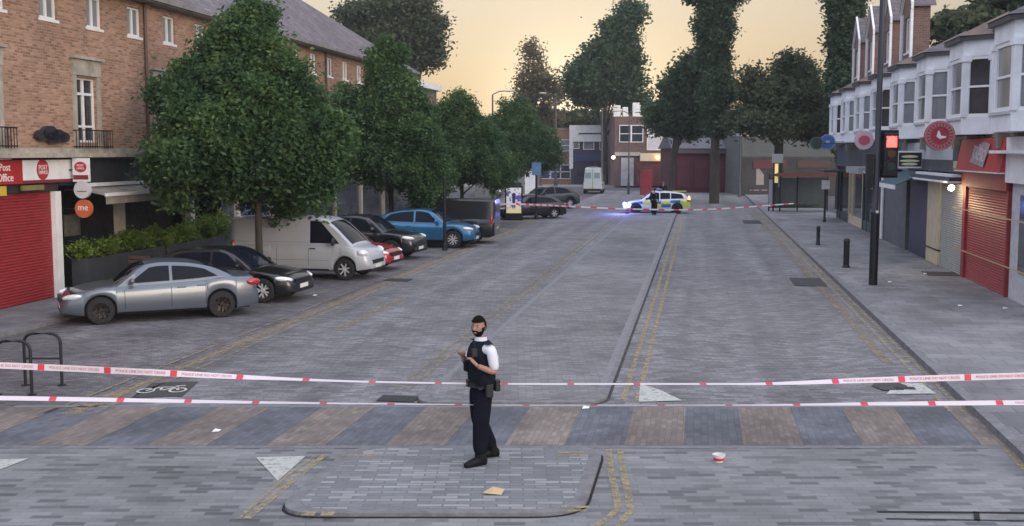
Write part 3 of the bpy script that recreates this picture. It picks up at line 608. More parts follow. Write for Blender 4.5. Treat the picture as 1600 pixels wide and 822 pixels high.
# shopfronts (parts of their houses); s positions read on the facade plane
def shop(h, s0, s1, zf0, zf1, fm, proud=.12, name='fascia'):
    return MB().box(NR - proud, NR + .1, s0, s1, zf0, zf1).build(name, fm, h)
STEEL = mat('steel_shutter', (.34, .35, .36), .45, .4, var=.15, scale=3); NAVY = mat('navy_shopfront', (.028, .035, .06), .5, var=.3, scale=2); CREAM = mat('cream_paint', (.52, .44, .30), .6, var=.15)
GREYP = mat('grey_panel', (.42, .45, .49), .6, var=.1); REDW = mat('dull_red_wood', (.27, .025, .03), .6, var=.25, scale=4)
h0, h1, h2, h3, h4, h5, h6, h7 = [h[0] for h in houses]
for hh, s0, s1 in houses: MB().box(NR + .5, NR + .6, s0 + .02, s1 - .02, 0, 4.5).build('shop_back_wall', mat('shop_dark', (.03, .03, .036), .8, var=.4), hh); MB().box(NR - .02, NR + .6, s0 + .01, s1 - .01, 4.42, 4.548).build('shop_soffit', PAR, hh)
# pale shop at the right edge
sA = sR(1584)
shop(h0, houses[0][1], sA, 3.2, 4.4, WHITEP, .2); MB().box(NR - .5, NR + .05, houses[0][1], sA + .6, 3.95 + .02, 4.05).build('canopy', WHITEP, h0)
shop(h0, houses[0][1], sA - .1, .1, 3.2, mat('white_brick', (.5, .51, .54), .7, var=.2, scale=5), .02, 'shopfront'); MB().box(NR - .06, NR - .03, houses[0][1] + .5, sA - 1.0, .9, 2.9).build('shop_window', GLASS, h0)
# red shop
sB = sR(1512)
shutter(h1, NR - .02, -1, sA + .12, sB - .35, .1, 2.95, mat('red_shutter_r', (.30, .022, .028), .5, var=.15, scale=3)); MB().box(NR - .1, NR + .12, sA, sA + .12, .1, 3.5).build('door_post', REDW, h1); MB().box(NR - .1, NR + .12, sB - .35, sB, .1, 3.5).build('door_post', REDW, h1)
MB().box(NR - .16, NR, sA, sB, 2.96, 3.42).build('shutter_box', REDW, h1)
mb = MB(); mb.add([(NR - .35, sA, 3.46), (NR - .35, sB, 3.46), (NR - .18, sB, 4.40), (NR - .18, sA, 4.40), (NR, sA, 3.46), (NR, sB, 3.46), (NR, sB, 4.4), (NR, sA, 4.4)], [(0, 1, 2, 3), (0, 4, 5, 1), (1, 5, 6, 2), (3, 2, 6, 7), (0, 3, 7, 4)])
fr = mb.build('fascia', REDF, h1)
m_ = frame((NR - .29, (sA + sB) / 2 - .1, 3.93), (0, -1, 0), (.18, 0, 1)); 
gr = MB(); random.seed(3)
gr.M = m_
gr.poly([(-.95, -.22, .01), (.75, -.36, .01), (1.0, .3, .01), (.3, .38, .01), (-.8, .2, .01)]); gr.build('graffiti_patch', mat('grey_smear', (.30, .25, .28), .6, var=.55, scale=5), fr)
mb = MB(); mb.M = m_ @ Matrix.Translation((0, 0, .014)) @ Matrix.Rotation(-.1, 4, 'Z'); mb.add(*text_verts('TRESO', .52, .003)); mb.build('graffiti', mat('graffiti_white', (.5, .48, .5), .6, var=.2), fr)
MB().box(NR - .4, NR - .02, sA, sB, 3.425, 3.455).build('ledge', WHITEP, h1)
# steel shutter shop with a lit lamp
sC = sR(1475); sD = sR(1456)
shutter(h2, NR - .02, -1, sB + .12, sC, .1, 3.0, STEEL)
MB().box(NR - .1, NR + .1, sC, sD, .12, 3.05).build('pilaster', CREAM, h2); MB().box(NR - .11, NR + .1, sC - .02, sD + .02, .6, .66).build('pilaster_band', BLACKM, h2)
sE = sR(1426, 200)
MB().box(NR - .14, NR + .05, sB + .05, sE, 3.35, 4.4).build('fascia', mat('dark_fascia', (.045, .05, .06), .6, var=.4, scale=2), h2)
MB().box(NR - .155, NR - .1, sR(1497, 220), sE, 3.75, 4.35).build('fascia_panel', GREYP, h2)
MB().box(NR - .42, NR, sB + .1, sR(1450), 3.22, 3.30).box(NR - .55, NR, sB + .1, sR(1450) + .6, 3.03, 3.09).build('canopy', WHITEP, h2)
MB().box(NR - .5, NR, sB + .1, sR(1450) + .6, 3.09, 3.22).build('canopy_box', NAVY, h2)
yv = mat('lime_lettering', (.42, .42, .2), .6, var=.3, scale=8)
MB().box(NR - .16, NR - .145, sR(1498, 240) , sR(1512, 240) + .3, 3.48, 3.72).build('lime_panel', yv, h2)
t = rthing('framed_sign', 'tilted black sign with pale yellow lettering below the red round sign', 'sign', (NR - .6, sR(1440, 240), 3.35))
s_ = sR(1442, 240) - .6; n_ = NR - .62
mb = MB(); mb.box(n_ - .42, n_ + .5, s_ - .03, s_ + .03, 3.42, 4.05); mb.build('frame', WHITEP, t)
mb = MB(); mb.box(n_ - .35, n_ + .46, s_ - .045, s_ - .031, 3.48, 3.99); mb.build('board', BLACKM, t)
for z, wd in ((3.84, .3), (3.68, .36), (3.56, .3)):
    mb = MB(); mb.ell((n_ + .04, s_ - .05, z), (wd, .012, .05)); mb.build('lettering', mat('pale_lime', (.55, .58, .38), .6), t)
lt = rthing('wall_lamp', 'lit warm wall lamp above the steel shutter', 'lamp', (NR - .42, sB + .32, 2.78))
LAMPE = mat('warm_lamp', (.9, .8, .6), .5, emit=(1, .72, .38), es=9)
mb = MB(); mb.ell((NR - .38, sB + .34, 2.88), (.10, .10, .10)); mb.build('lamp_globe', LAMPE, lt); mb = MB(); mb.box(NR - .4, NR, sB + .32, sB + .36, 2.99, 3.02); mb.build('bracket', BLACKM, lt)
pl = bpy.data.lights.new('lamp_light', 'POINT'); pl.energy = 26; pl.color = (1, .75, .42); pl.shadow_soft_size = .15; po = bpy.data.objects.new('lamp_light', pl); COL.objects.link(po); x, y = toW(NR - .6, sB + .45); po.location = (x, y, 2.75)
# dark shop with blue awning
sF = sR(1378)
MB().box(NR - .06, NR + .06, sD + .02, sD + 3.6, .12, 3.3).build('shopfront', NAVY, h3); MB().box(NR - .08, NR + .06, sD + 4.3, sF, .12, 3.2).build('shopfront', mat('slate_grey_front', (.09, .10, .11), .6, var=.3), h3)
MB().box(NR - .12, NR + .06, sE, sF + 1, 3.3, 4.4).build('fascia', mat('grey_fascia', (.17, .185, .21), .6, var=.4, scale=1.3), h3)
aw0, aw1 = sD + .5, sD + 4.6
mb = MB(); mb.add([(NR - .1, aw0, 3.3), (NR - .1, aw1, 3.3), (NR - 1.15, aw1, 2.8), (NR - 1.15, aw0, 2.8), (NR - .1, aw0, 3.26), (NR - .1, aw1, 3.26), (NR - 1.15, aw1, 2.76), (NR - 1.15, aw0, 2.76)], [(0, 1, 2, 3), (4, 7, 6, 5), (0, 4, 5, 1), (1, 5, 6, 2), (3, 2, 6, 7), (0, 3, 7, 4)]); mb.build('awning', mat('teal_awning', (.03, .07, .10), .7, var=.3), h3)
MB().box(NR - 1.17, NR - 1.15, aw0, aw1, 2.64, 2.8).build('awning_valance', WHITEP, h3)
# farther shops
def shopfront(h, s0, s1, fm, wm_, gm=None, za=3.2, zb=4.4):
    MB().box(NR - .15, NR + .05, s0, s1, za, zb).build('fascia', fm, h); MB().box(NR - .05, NR + .05, s0 + .0, s1 - .0, .12, .6).build('stallriser', wm_, h)
    MB().box(NR - .02, NR + .0, s0 + .1, s1 - 1.4, .6, za).build('shop_window', gm or CURT, h)
    for s in (s0 + .08, s1 - 1.4, s1 - .1): MB().box(NR - .1, NR + .03, s - .08, s + .08, .12, za).build('pilaster', wm_, h)
shopfront(h4, sF + .05, houses[4][2], mat('blue_grey_fascia', (.13, .15, .18), .6, var=.3), NAVY)
MB().box(NR - .8, NR, sF + 1, houses[4][2] - .6, 3.05, 3.13).build('canopy', GREYP, h4)
MB().box(NR - .14, NR + .05, houses[4][2] - 1.2, houses[4][2] - .8, .12, 3.0).build('pillar', WHITEP, h4)
shopfront(h5, houses[5][1], houses[5][2], NAVY, mat('front_teal', (.05, .08, .09), .6)); MB().box(NR - 1.0, NR, houses[5][1] + .3, houses[5][2] - .5, 3.0, 3.3).build('awning', mat('dusty_awning', (.28, .3, .31), .7, var=.2), h5)
shopfront(h6, houses[6][1], houses[6][2], DG, CREAM); shopfront(h7, houses[7][1], houses[7][2], mat('fascia_navy2', (.04, .05, .09), .6), NAVY)
MB().box(NR - 1.4, NR, houses[7][1] + .4, houses[7][2] - .4, 2.9, 3.0).build('canopy', DG, h7)
# projecting round signs over the right pavement
def sgn(u, v, n, r_px, name, label, m, ring_m=None):
    s, z = PL(u, v, n); r = r_px / F * (s * CP - n * SP) * 1.0
    return disc_sign(name, label, n, s, z, r, m, bracket_to=NR, ring_m=ring_m), n, s, z, r
PINKR = mat('pale_pink_ring', (.42, .17, .19), .7)
t, n_, s_, z_, r_ = sgn(1468, 212, NR - 1.3, 23, 'round_sign', 'large red round sign with pale clock hand mark above the steel shutter', mat('sign_red', (.36, .05, .07), .7, var=.15, spec=.2), PINKR)
mb = MB()
for i in range(22):
    a = 2 * PI * i / 22; mb.M = frame((n_ + math.cos(a) * r_ * .72, s_ - .062, z_ + math.sin(a) * r_ * .72), (math.sin(a), 0, -math.cos(a)), (math.cos(a), 0, math.sin(a))); mb.box(-.035, .02, -.05, .05, 0, .01)
mb.build('lettering', PINKR, t)
mb = MB(); mb.M = frame((n_, s_ - .06, z_), (1, 0, 0), (0, 0, 1)); mb.poly([(-.06, .14, .012), (-.02, .14, .012), (.03, 0, .012), (.17, -.02, .012), (.17, -.06, .012), (0, -.1, .012), (-.1, -.03, .012)]); mb.build('emblem', LW, t)
t, n_, s_, z_, r_ = sgn(1350, 219, NR - 1.4, 14.5, 'round_sign', 'pale pink round sign with red centre left of the red traffic light', mat('sign_pink', (.58, .42, .47), .5, var=.1))
mb = MB(); mb.M = frame((n_, s_ - .06, z_), (1, 0, 0), (0, 0, 1)); mb.poly([(r_ * .6 * math.cos(2 * PI * i / 20), r_ * .5 * math.sin(2 * PI * i / 20), .012) for i in range(20)]); mb.build('emblem', mat('sign_red2', (.5, .08, .12), .5), t)
t, n_, s_, z_, r_ = sgn(1293, 222, NR - 1.6, 12, 'round_sign', 'blue round sign with pale mark over the far pavement', mat('sign_blue', (.05, .12, .34), .5, var=.15), mat('pale_blue', (.18, .28, .5), .5))
mb = MB(); mb.M = frame((n_, s_ - .06, z_), (1, 0, 0), (0, 0, 1)); mb.box(-.1, .1, -.08, .08, 0, .014); mb.build('emblem', mat('pale_violet', (.4, .4, .65), .5), t)
sgn(1276, 224, NR - 2.2, 10, 'round_sign', 'dark green rimmed round sign just behind the blue one', mat('sign_black', (.02, .03, .03), .5), mat('sign_green', (.06, .16, .11), .5))

# ------------------------------------------------------------------ vehicles
def wheel_meshes(r, wd, alloy, spokes=5):
    t = MB(); t.lathe([(r * .62, -wd / 2), (r * .9, -wd / 2), (r * .985, -wd * .38), (r, -wd * .2), (r, wd * .2), (r * .985, wd * .38), (r * .9, wd / 2), (r * .62, wd / 2), (r * .62, -wd / 2)], 30)
    m = MB(); ro = r * .66
    m.lathe([(ro, -wd * .36), (ro, wd * .44), (ro * .9, wd * .46), (ro * .86, wd * .15), (.001, wd * .1), (.001, 0), (ro * .8, -.02), (ro, -wd * .36)], 30)
    c = MB()
    for k in range(spokes):
        a = 2 * PI * k / spokes + .3
        c.M = Matrix.Rotation(a, 4, 'Y')
        for d in (-.035, .035) if spokes == 5 else (0,):
            c.add([(.03, wd * .36, d - .02), (ro * .92, wd * .42, d * 1.9 - .02), (ro * .92, wd * .42, d * 1.9 + .02), (.03, wd * .36, d + .02), (.03, wd * .2, d - .025), (ro * .92, wd * .25, d * 1.9 - .025), (ro * .92, wd * .25, d * 1.9 + .025), (.03, wd * .2, d + .025)], [(0, 1, 2, 3), (4, 7, 6, 5), (0, 4, 5, 1), (1, 5, 6, 2), (2, 6, 7, 3), (3, 7, 4, 0)])
    c.M = None; c.lathe([(.001, wd * .2), (.07, wd * .25), (.06, wd * .44), (.001, wd * .45)], 14); c.lathe([(ro * .88, wd * .3), (ro * 1.0, wd * .3), (ro * 1.0, wd * .47), (ro * .9, wd * .45), (ro * .88, wd * .3)], 30)
    return t, m, c
def vehicle(name, label, cat, spec, loc, heading, pm, group=None):
    g = spec.get; L, W, zs = g('L'), g('W'), g('zs', .22); hl = L / 2; rw, ra = g('rw', .33), g('ra', .40); wx = g('wheels'); tum = g('tum', .30)
    t = thing(name, label, cat, (loc[0], loc[1], 0), heading, group)
    deck = smooth_fn(g('deck')); roof = smooth_fn(g('roof')); tf, tr_ = g('taper', (.16, .12))
    def hw(x):
        e = max(0, (abs(x) - (hl - .75)) / .75); k = tf if x > 0 else tr_; return W * (1 - k * e**2.2) - (.0 if e < .9 else (e - .9) * .8)
    def zb(x):
        z = zs + max(0, (abs(x) - (hl - .5)) / .5) * .06
        for c in wx:
            if abs(x - c) < ra: z = max(z, rw + math.sqrt(ra * ra - (x - c)**2) - .0)
        return z
    xs = sorted({round(-hl + L * i / 46, 4) for i in range(47)} | {round(c + ra * math.cos(a), 4) for c in wx for a in [PI * k / 12 for k in range(13)]} | {round(c + sg * (ra + .002), 4) for c in wx for sg in (-1, 1)})
    xs = [x for x in xs if -hl <= x <= hl]
    sec = g('sec', [(-.07, 0), (-.015, .12), (0, .45), (-.012, .72), (-.035, .88), (-.09, .97)])
    def sideY(x, z):
        b, d = zb(x), deck(x); u = (z - b) / max(.02, d - b); u = min(max(u, 0), 1)
        for i in range(len(sec) - 1):
            if sec[i][1] <= u <= sec[i + 1][1]:
                q = (u - sec[i][1]) / (sec[i + 1][1] - sec[i][1]); return hw(x) + sec[i][0] * (1 - q) + sec[i + 1][0] * q
        return hw(x) + sec[-1][0]
    rings = []
    for x in xs:
        b, d, w_ = zb(x), deck(x), hw(x); half = [(w_ + o, b + (d - b) * u) for o, u in sec] + [(w_ * .72, d + .005), (w_ * .35, d + .022), (0, d + .03)]
        rings.append([(x, y, z) for y, z in half] + [(x, -y, z) for y, z in half[-2::-1]])
    body = MB().loft(rings, cap=True).build('body', pm, t, smooth=38)
    MB().box(-hl + .22, hl - .22, -(W - .19), W - .19, zs - .02, min(deck(0), .8) - .05).build('underbody', DARK, t)
    # cabin
    x0, x1 = g('cab'); cx = [x0 + (x1 - x0) * i / 36 for i in range(37)]
    wb = lambda x: hw(x) - .085
    def cabY(x, z): return wb(x) - tum * (z - deck(x))
    rings = []
    for x in cx:
        d = deck(x) - .03; z = max(roof(x), d + .02); rail = max(d + .01, z - .07)
        half = [(wb(x) + .01, d), (cabY(x, rail), rail), (cabY(x, rail) - .05, max(d + .012, z - .025)), (cabY(x, rail) * .62, z), (0, z + .015)]
        rings.append([(x, y, zz) for y, zz in half] + [(x, -y, zz) for y, zz in half[-2::-1]])
    MB().loft(rings, cap=True).build('cabin', g('cabm', pm), t, smooth=35)
    for (ab, at_, bb_, bt) in g('side', []):
        for sg in (1, -1):
            m = MB(); n = 10; rows = []
            for i in range(n + 1):
                u = i / n; xb_, xt = ab + (bb_ - ab) * u, at_ + (bt - at_) * u; col = []
                zt_ = max(deck(xt) + .05, roof(xt) - .10); zb_ = deck(xb_) + .035
                for j in range(4):
                    v = j / 3; x = xb_ + (xt - xb_) * v; z = zb_ + (zt_ - zb_) * v; col.append((x, sg * (cabY(x, z) + .009), z))
                rows.append(col)
            m.loft(rows, cap=False, closed=False); m.build('side_window', CGLASS, t, smooth=60)
    for nm, (xa, xb_) in (('windscreen', g('screen')), ('rear_window', g('rearw', (0, 0)))):
        if xa == xb_: continue
        rows = []
        for i in range(9):
            x = xa + (xb_ - xa) * i / 8; z = roof(x); sl_ = (roof(x + .02) - roof(x - .02)) / .04; nn_ = Vector((-sl_, 0, 1)).normalized() * .012; rail = z - .07; hwid = cabY(x, max(rail, deck(x))) - .06
            pts = []
            for j in range(9):
                f_ = -1 + 2 * j / 8; zz = z + .015 - (.05 * max(0, abs(f_) - .62) / .38) - .012 * abs(f_); pts.append((x + nn_.x, f_ * hwid, zz + nn_.z))
            rows.append(pts)
        MB().loft(rows, cap=False, closed=False).build(nm, CGLASS, t, smooth=60)
    if g('rearflat'):
        a, b, c_ = g('rearflat'); MB().box(-hl - .012, -hl + .02, -(W - .28), W - .28, a, b).build('rear_window', CGLASS, t)
    # wheels
    if not hasattr(vehicle, 'c'): vehicle.c = {}
    al = g('alloy', CHROME); key = (rw, al.name, g('spokes', 5))
    for c in wx:
        for sg in (1, -1):
            if key in vehicle.c: td, md, cd = vehicle.c[key]; o = bpy.data.objects.new('wheel', td); COL.objects.link(o); q = bpy.data.objects.new('rim_well', md); COL.objects.link(q); p = bpy.data.objects.new('rim', cd); COL.objects.link(p)
            else:
                a, b, cc = wheel_meshes(rw, .22, al, g('spokes', 5)); o = a.build('wheel', RUBBER, smooth=35); q = b.build('rim_well', DARKALLOY, smooth=35); p = cc.build('rim', al, smooth=35); vehicle.c[key] = (o.data, q.data, p.data)
            o.parent = t; o.location = (c, sg * (W - .135), rw); o.rotation_euler = (0, random.random() * 6, 0) if sg > 0 else (0, random.random() * 6, PI); q.parent = o; p.parent = o
    # lamps, plates, grille
    zl = g('zl', .66)
    for sg in (1, -1):
        M = Matrix.Rotation(-sg * .55, 3, 'Z') @ Matrix.Rotation(.12, 3, 'Y')
        MB().ell((hl - .24, sg * (hw(hl - .24) - .075), zl), g('hls', (.25, .07, .07)), M=M).build('headlight', g('hlm', LAMPW), t, smooth=60)
        zr = g('ztl', .82); ts = g('tls', (.14, .1, .08)); MB().ell((-hl + .13, sg * (hw(-hl + .13) - .06), zr), ts, M=Matrix.Rotation(sg * .5, 3, 'Z')).build('tail_light', LAMPR, t, smooth=60)
        mx_ = g('mir', .85); zm = deck(mx_) + .1; MB().ell((mx_, sg * (hw(mx_) + .06), zm), g('mirs', (.07, .11, .07))).build('mirror', g('mirm', pm), t, smooth=60)
    MB().box(hl - .05, hl + .012, -.26, .26, .36, .47).build('number_plate', PLATEW, t); MB().box(-hl - .014, -hl + .05, -.26, .26, g('zp', .58), g('zp', .58) + .11).build('number_plate', PLATEY, t)
    MB().box(hl - .10, hl + .006, -W * .55, W * .55, .5, .62).box(hl - .08, hl + .004, -W * .7, W * .7, .27, .35).build('grille', BLACKM, t)
    # seams and handles
    mb = MB()
    for x in g('seams', []):
        for sg in (1, -1):
            z0_, z1_ = max(zb(x), zs) + .06, deck(x) - .02
            rows = [[(x + e, sg * (sideY(x, z0_ + (z1_ - z0_) * j / 6) + .004), z0_ + (z1_ - z0_) * j / 6) for j in range(7)] for e in (-.006, .006)]; mb.loft(rows, cap=False, closed=False)
    if mb.v: mb.build('door_seam', DARK, t)
    for x in g('handles', []):
        for sg in (1, -1): MB().box(x - .1, x + .1, sg * (sideY(x, deck(x) - .13) - .01), sg * (sideY(x, deck(x) - .13) + .03), deck(x) - .15, deck(x) - .12).build('door_handle', g('handm', pm), t, bevel=.006)
    mb = MB()
    for sg in (1, -1):
        rows = [[(x, sg * (sideY(x, zs + dz) + .006), zs + dz) for dz in (.0, .05)] for x in [wx[1] + ra + (wx[0] - wx[1] - 2 * ra) * i / 12 for i in range(13)]] if wx[0] > wx[1] else []
        if rows: mb.loft(rows, cap=False, closed=False)
    if mb.v: mb.build('sill_trim', g('sillm', BLACKM), t)
    t['_side'] = 0
    return t, sideY, deck, hw
SALOON = dict(L=4.55, W=.91, wheels=(1.42, -1.36), rw=.325, ra=.362, cab=(-1.72, 1.12), deck=[(-2.275, .62), (-2.24, .86), (-2.1, .98), (-1.6, 1.0), (-.6, .94), (.6, .90), (1.1, .88), (1.9, .76), (2.15, .66), (2.275, .50)],
    roof=[(-1.75, .98), (-1.1, 1.27), (-.5, 1.385), (0, 1.41), (.3, 1.38), (1.15, .86)], side=[(-1.28, -.98, -.22, -.22), (-.15, -.15, .78, .30)], screen=(.38, 1.05), rearw=(-1.62, -1.0), seams=[-.18, .88, -.98], handles=[-.42, -1.0 + .12, .1][:2], zl=.66, ztl=.84, tls=(.2, .1, .09), alloy=DARKALLOY, mir=.72)
HATCH = dict(L=4.35, W=.9, wheels=(1.36, -1.3), rw=.33, ra=.38, cab=(-1.95, 1.1), deck=[(-2.175, .6), (-2.12, .9), (-1.9, .96), (-.6, .93), (.6, .89), (1.05, .87), (1.8, .76), (2.08, .64), (2.175, .48)],
    roof=[(-1.98, .92), (-1.45, 1.27), (-.7, 1.40), (0, 1.42), (.25, 1.38), (1.12, .85)], side=[(-1.55, -1.2, -.2, -.2), (-.13, -.13, .75, .3)], screen=(.33, 1.02), rearw=(-1.88, -1.4), seams=[-.16, .86], handles=[-.4], zl=.64, ztl=.86, mir=.7, mirm=BLACKM)
SUV = dict(L=4.65, W=.95, zs=.3, wheels=(1.45, -1.4), rw=.37, ra=.43, cab=(-2.1, 1.15), deck=[(-2.32, .7), (-2.28, 1.02), (-2.0, 1.10), (-.6, 1.06), (.7, 1.03), (1.15, 1.02), (1.9, .93), (2.2, .8), (2.32, .58)],
    roof=[(-2.12, 1.08), (-1.5, 1.42), (-.7, 1.60), (0, 1.635), (.35, 1.58), (1.18, 1.0)], side=[(-1.6, -1.25, -.25, -.25), (-.17, -.17, .82, .4)], screen=(.45, 1.08), rearw=(-2.02, -1.45), seams=[-.2, .92], handles=[-.45, -1.0], zl=.82, ztl=.95, mir=.75, mirs=(.08, .13, .09))
VAN = dict(L=4.95, W=.96, zs=.3, wheels=(1.62, -1.38), rw=.34, ra=.41, tum=.09, taper=(.17, .03), cab=(-2.475, 1.9), deck=[(-2.475, 1.12), (-1, 1.12), (1.0, 1.12), (1.6, 1.10), (2.1, .98), (2.36, .82), (2.475, .55)],
    roof=[(-2.475, 1.92), (-1, 1.96), (.6, 1.95), (.95, 1.86), (1.92, 1.08)], side=[(.42, .42, 1.45, .80)], screen=(1.05, 1.84), seams=[.38, 1.5, -.75], handles=[.52], zl=.86, ztl=1.0, tls=(.07, .06, .22), hls=(.2, .1, .11), mir=1.28, mirs=(.07, .14, .13), mirm=BLACKM, spokes=7, rearflat=(1.25, 1.72, 0), sillm=BLACKM, zp=.62, handm=BLACKM)
def place(u, v, wheel_x, W, heading, near_left):
    """centre of a car whose near side wheel stands at pixel (u,v); near_left: the car's left side is the near one"""
    x, y = G(u, v); h = Vector((math.cos(heading), math.sin(heading))); l = Vector((-h.y, h.x)); p = Vector((x, y)) - h * wheel_x - l * (W - .1) * (1 if near_left else -1); return (p.x, p.y)
hd = R(180 + 25); p = place(158, 507, 1.42, .91, hd, True)
vehicle('parked_car', 'silver grey saloon with black wheels beside the shrub planter', 'car', SALOON, p, hd, paint('silver_grey_paint', (.125, .15, .185), .4), 'cars parked along the left side')
hd = R(-13); p = place(412, 473, 1.36, .9, hd, False)
vehicle('parked_car', 'black hatchback with bright alloys tucked behind the silver saloon', 'car', HATCH, p, hd, paint('black_paint', (.012, .013, .017), .2), 'cars parked along the left side')
hd = R(-12); p = place(543, 438, 1.62, .96, hd, False)
vt = vehicle('parked_van', 'silver white panel van behind the first street tree trunk', 'van', VAN, p, hd, paint('white_silver_paint', (.44, .47, .52), .15, .38))
t, sideY, deck, hw = vt; t.scale = (.95, 1, 1)
mb = MB()
for sg in (1, -1):
    for z in (.62, 1.17):
        if z < 1.1: rows = [[(x, sg * (sideY(x, z + dz) + .004), z + dz) for dz in (0, .012)] for x in [-2.3 + 3.4 * i / 12 for i in range(13)] if abs(x + 1.38) > .45 and x > -.9]
        else: rows = [[(x, sg * (.96 * 1 - .085 + .006 - .09 * (z - 1.12)), z + dz) for dz in (0, .014)] for x in [-2.2 + 2.55 * i / 8 for i in range(9)]]
        mb.loft(rows, cap=False, closed=False)
mb.build('panel_seam', mat('seam_grey', (.15, .155, .165), .6), t)
hd = R(-14); p = place(572, 424, 1.36, .88, hd, False)
vehicle('parked_car', 'red hatchback mostly hidden behind the silver white van', 'car', HATCH, p, hd, paint('red_paint', (.36, .015, .025), .2), 'cars parked along the left side')
hd = R(-14); p = place(612, 406, 1.45, .95, hd, False)
vehicle('parked_car', 'black sporty crossover between the red hatchback and the blue car', 'car', SUV, p, hd, MATS['black_paint'], 'cars parked along the left side')
hd = R(-9); p = place(708, 388, 1.45, .95, hd, False)
vehicle('parked_car', 'metallic blue crossover coupe behind the slim black post', 'car', SUV, p, hd, paint('blue_paint', (.035, .17, .34), .45), 'cars parked along the left side')
hd = R(180 - 8); x, y = G(720, 372); 
vehicle('parked_van', 'black van parked beyond the blue crossover with its tail to the road', 'van', VAN, (AT(692, 50), 50.0), hd, MATS['black_paint'])
for u, v, hd, sp, pmm, lb in ((838, 343, R(200), HATCH, MATS['black_paint'], 'dark hatchback partly hidden behind the poster kiosk'), (864, 327, R(208), SUV, paint('dark_green_paint', (.03, .045, .04), .3), 'dark green estate car furthest along the left row past the kiosk')):
    x, y = G(u, v); vehicle('parked_car', lb, 'car', sp, (x - .4, y + 1.2), hd, pmm, 'cars parked along the left side')
# white van driving away
x, y = G(926, 303)
t, *_ = vehicle('white_van', 'tall pale van driving away towards the junction', 'van', dict(VAN, zs=.35, roof=[(-2.475, 2.45), (-1, 2.55), (.6, 2.5), (.95, 2.4), (1.92, 1.1)], L=5.2 if False else 4.95, rearflat=None, ztl=.9, tls=(.09, .08, .16)), (x + .3, y + 2.4), PI / 2 - PHI + R(2), paint('pale_van_paint', (.5, .56, .58), .1))
MB().box(-.02 - 2.475, -2.46, -.012, .012, .5, 2.4).build('door_seam', DARK, t); MB().box(-2.5, -2.46, -.7, -.15, 1.5, 2.05).box(-2.5, -2.46, .15, .7, 1.5, 2.05).build('rear_window', mat('van_glass', (.22, .27, .29), .15), t); MB().box(-2.56, -2.40, -.85, .85, .3, .5).build('bumper', BLACKM, t); MB().box(-1.9, -1.5, -.3, .3, 2.5, 2.62).build('roof_vent', mat('vent_grey', (.2, .2, .2), .6), t)
# police car
LIME = mat('lime_marking', (.55, .62, .06), .4); PBLUE = mat('blue_marking', (.03, .13, .42), .4); PWHITE = paint('police_white', (.66, .68, .70), .05)
hd = R(180 - 2); p = place(994, 334, 1.36, .9, hd, True)
POL = dict(HATCH, roof=[(-2.0, 1.1), (-1.7, 1.35), (-.7, 1.46), (0, 1.47), (.25, 1.42), (1.12, .85)], side=[(-1.75, -1.6, -.9, -.9), (-.84, -.84, -.2, -.2), (-.13, -.13, .75, .3)], rearw=(-1.96, -1.72), handles=[], alloy=DARKALLOY)
pc, sideY, deck, hw = vehicle('police_car', 'police estate car with blue and lime checks and a lit blue strobe', 'police car', POL, p, hd, PWHITE)
for m_, cells in ((LIME, [(-2.15, -1.5, 0, 1), (-.85, -.25, .38, 1), (.35, .95, .38, 1), (-.25, .35, 0, .5)]), (PBLUE, [(-1.5 + .62, -.25 + .0, 0, .5), (-.25, .35, .5, 1), (.95, 1.7, .55, 1), (-1.5, -.85, .62, 1)])):
    for sg in (1, -1):
        mb = MB()
        for a, b, c_, d in cells:
            rows = []
            for i in range(9):
                x = a + (b - a) * i / 8; z0_, z1_ = .42, deck(x) - .05
                arch = 0
                for wx_ in (1.36, -1.3):
                    if abs(x - wx_) < .4: arch = max(arch, .33 + math.sqrt(max(0, .16 - (x - wx_)**2)))
                lo = max(z0_ + (z1_ - z0_) * c_, arch + .01); hi = max(z0_ + (z1_ - z0_) * d, lo + .005)
                rows.append([(x, sg * (sideY(x, lo + (hi - lo) * j / 4) + .006), lo + (hi - lo) * j / 4) for j in range(5)])
            mb.loft(rows, cap=False, closed=False)
        mb.build('checker_marking', m_, pc)
mb = MB(); mb.box(-1.95, -1.1, -.5, .5, 1.44, 1.455)
mb.build('roof_panel', LIME, pc); MB().box(-.35, -.05, -.55, .55, 1.5, 1.6).build('light_bar', mat('light_bar_blue', (.08, .1, .35), .2), pc, bevel=.03)
MB().tube([(-.3, .3, 1.47), (-.3, .3, 1.52)], .03).tube([(-.3, -.3, 1.47), (-.3, -.3, 1.52)], .03).build('light_bar_foot', BLACKM, pc)
BLUEE = mat('blue_strobe', (.5, .5, 1), .4, emit=(.10, .12, 1.0), es=30)
MB().ell((2.10, .72, .62), (.12, .14, .13)).build('strobe_lamp', BLUEE, pc)
o = MB().ell((-2.08, .70, .98), (.09, .16, .2)).build('tail_light', mat('amber_lit', (.8, .35, .12), .3, emit=(1, .4, .12), es=1.6), pc); o['label'] = 'lit amber rear lamp'
pl = bpy.data.lights.new('strobe_light', 'POINT'); pl.energy = 200; pl.color = (.2, .22, 1); pl.shadow_soft_size = .2; po = bpy.data.objects.new('strobe_light', pl); COL.objects.link(po)
po.location = (p[0] + math.cos(hd) * 2.5 - math.sin(hd) * .95, p[1] + math.sin(hd) * 2.5 + math.cos(hd) * .95 - .3, .8)

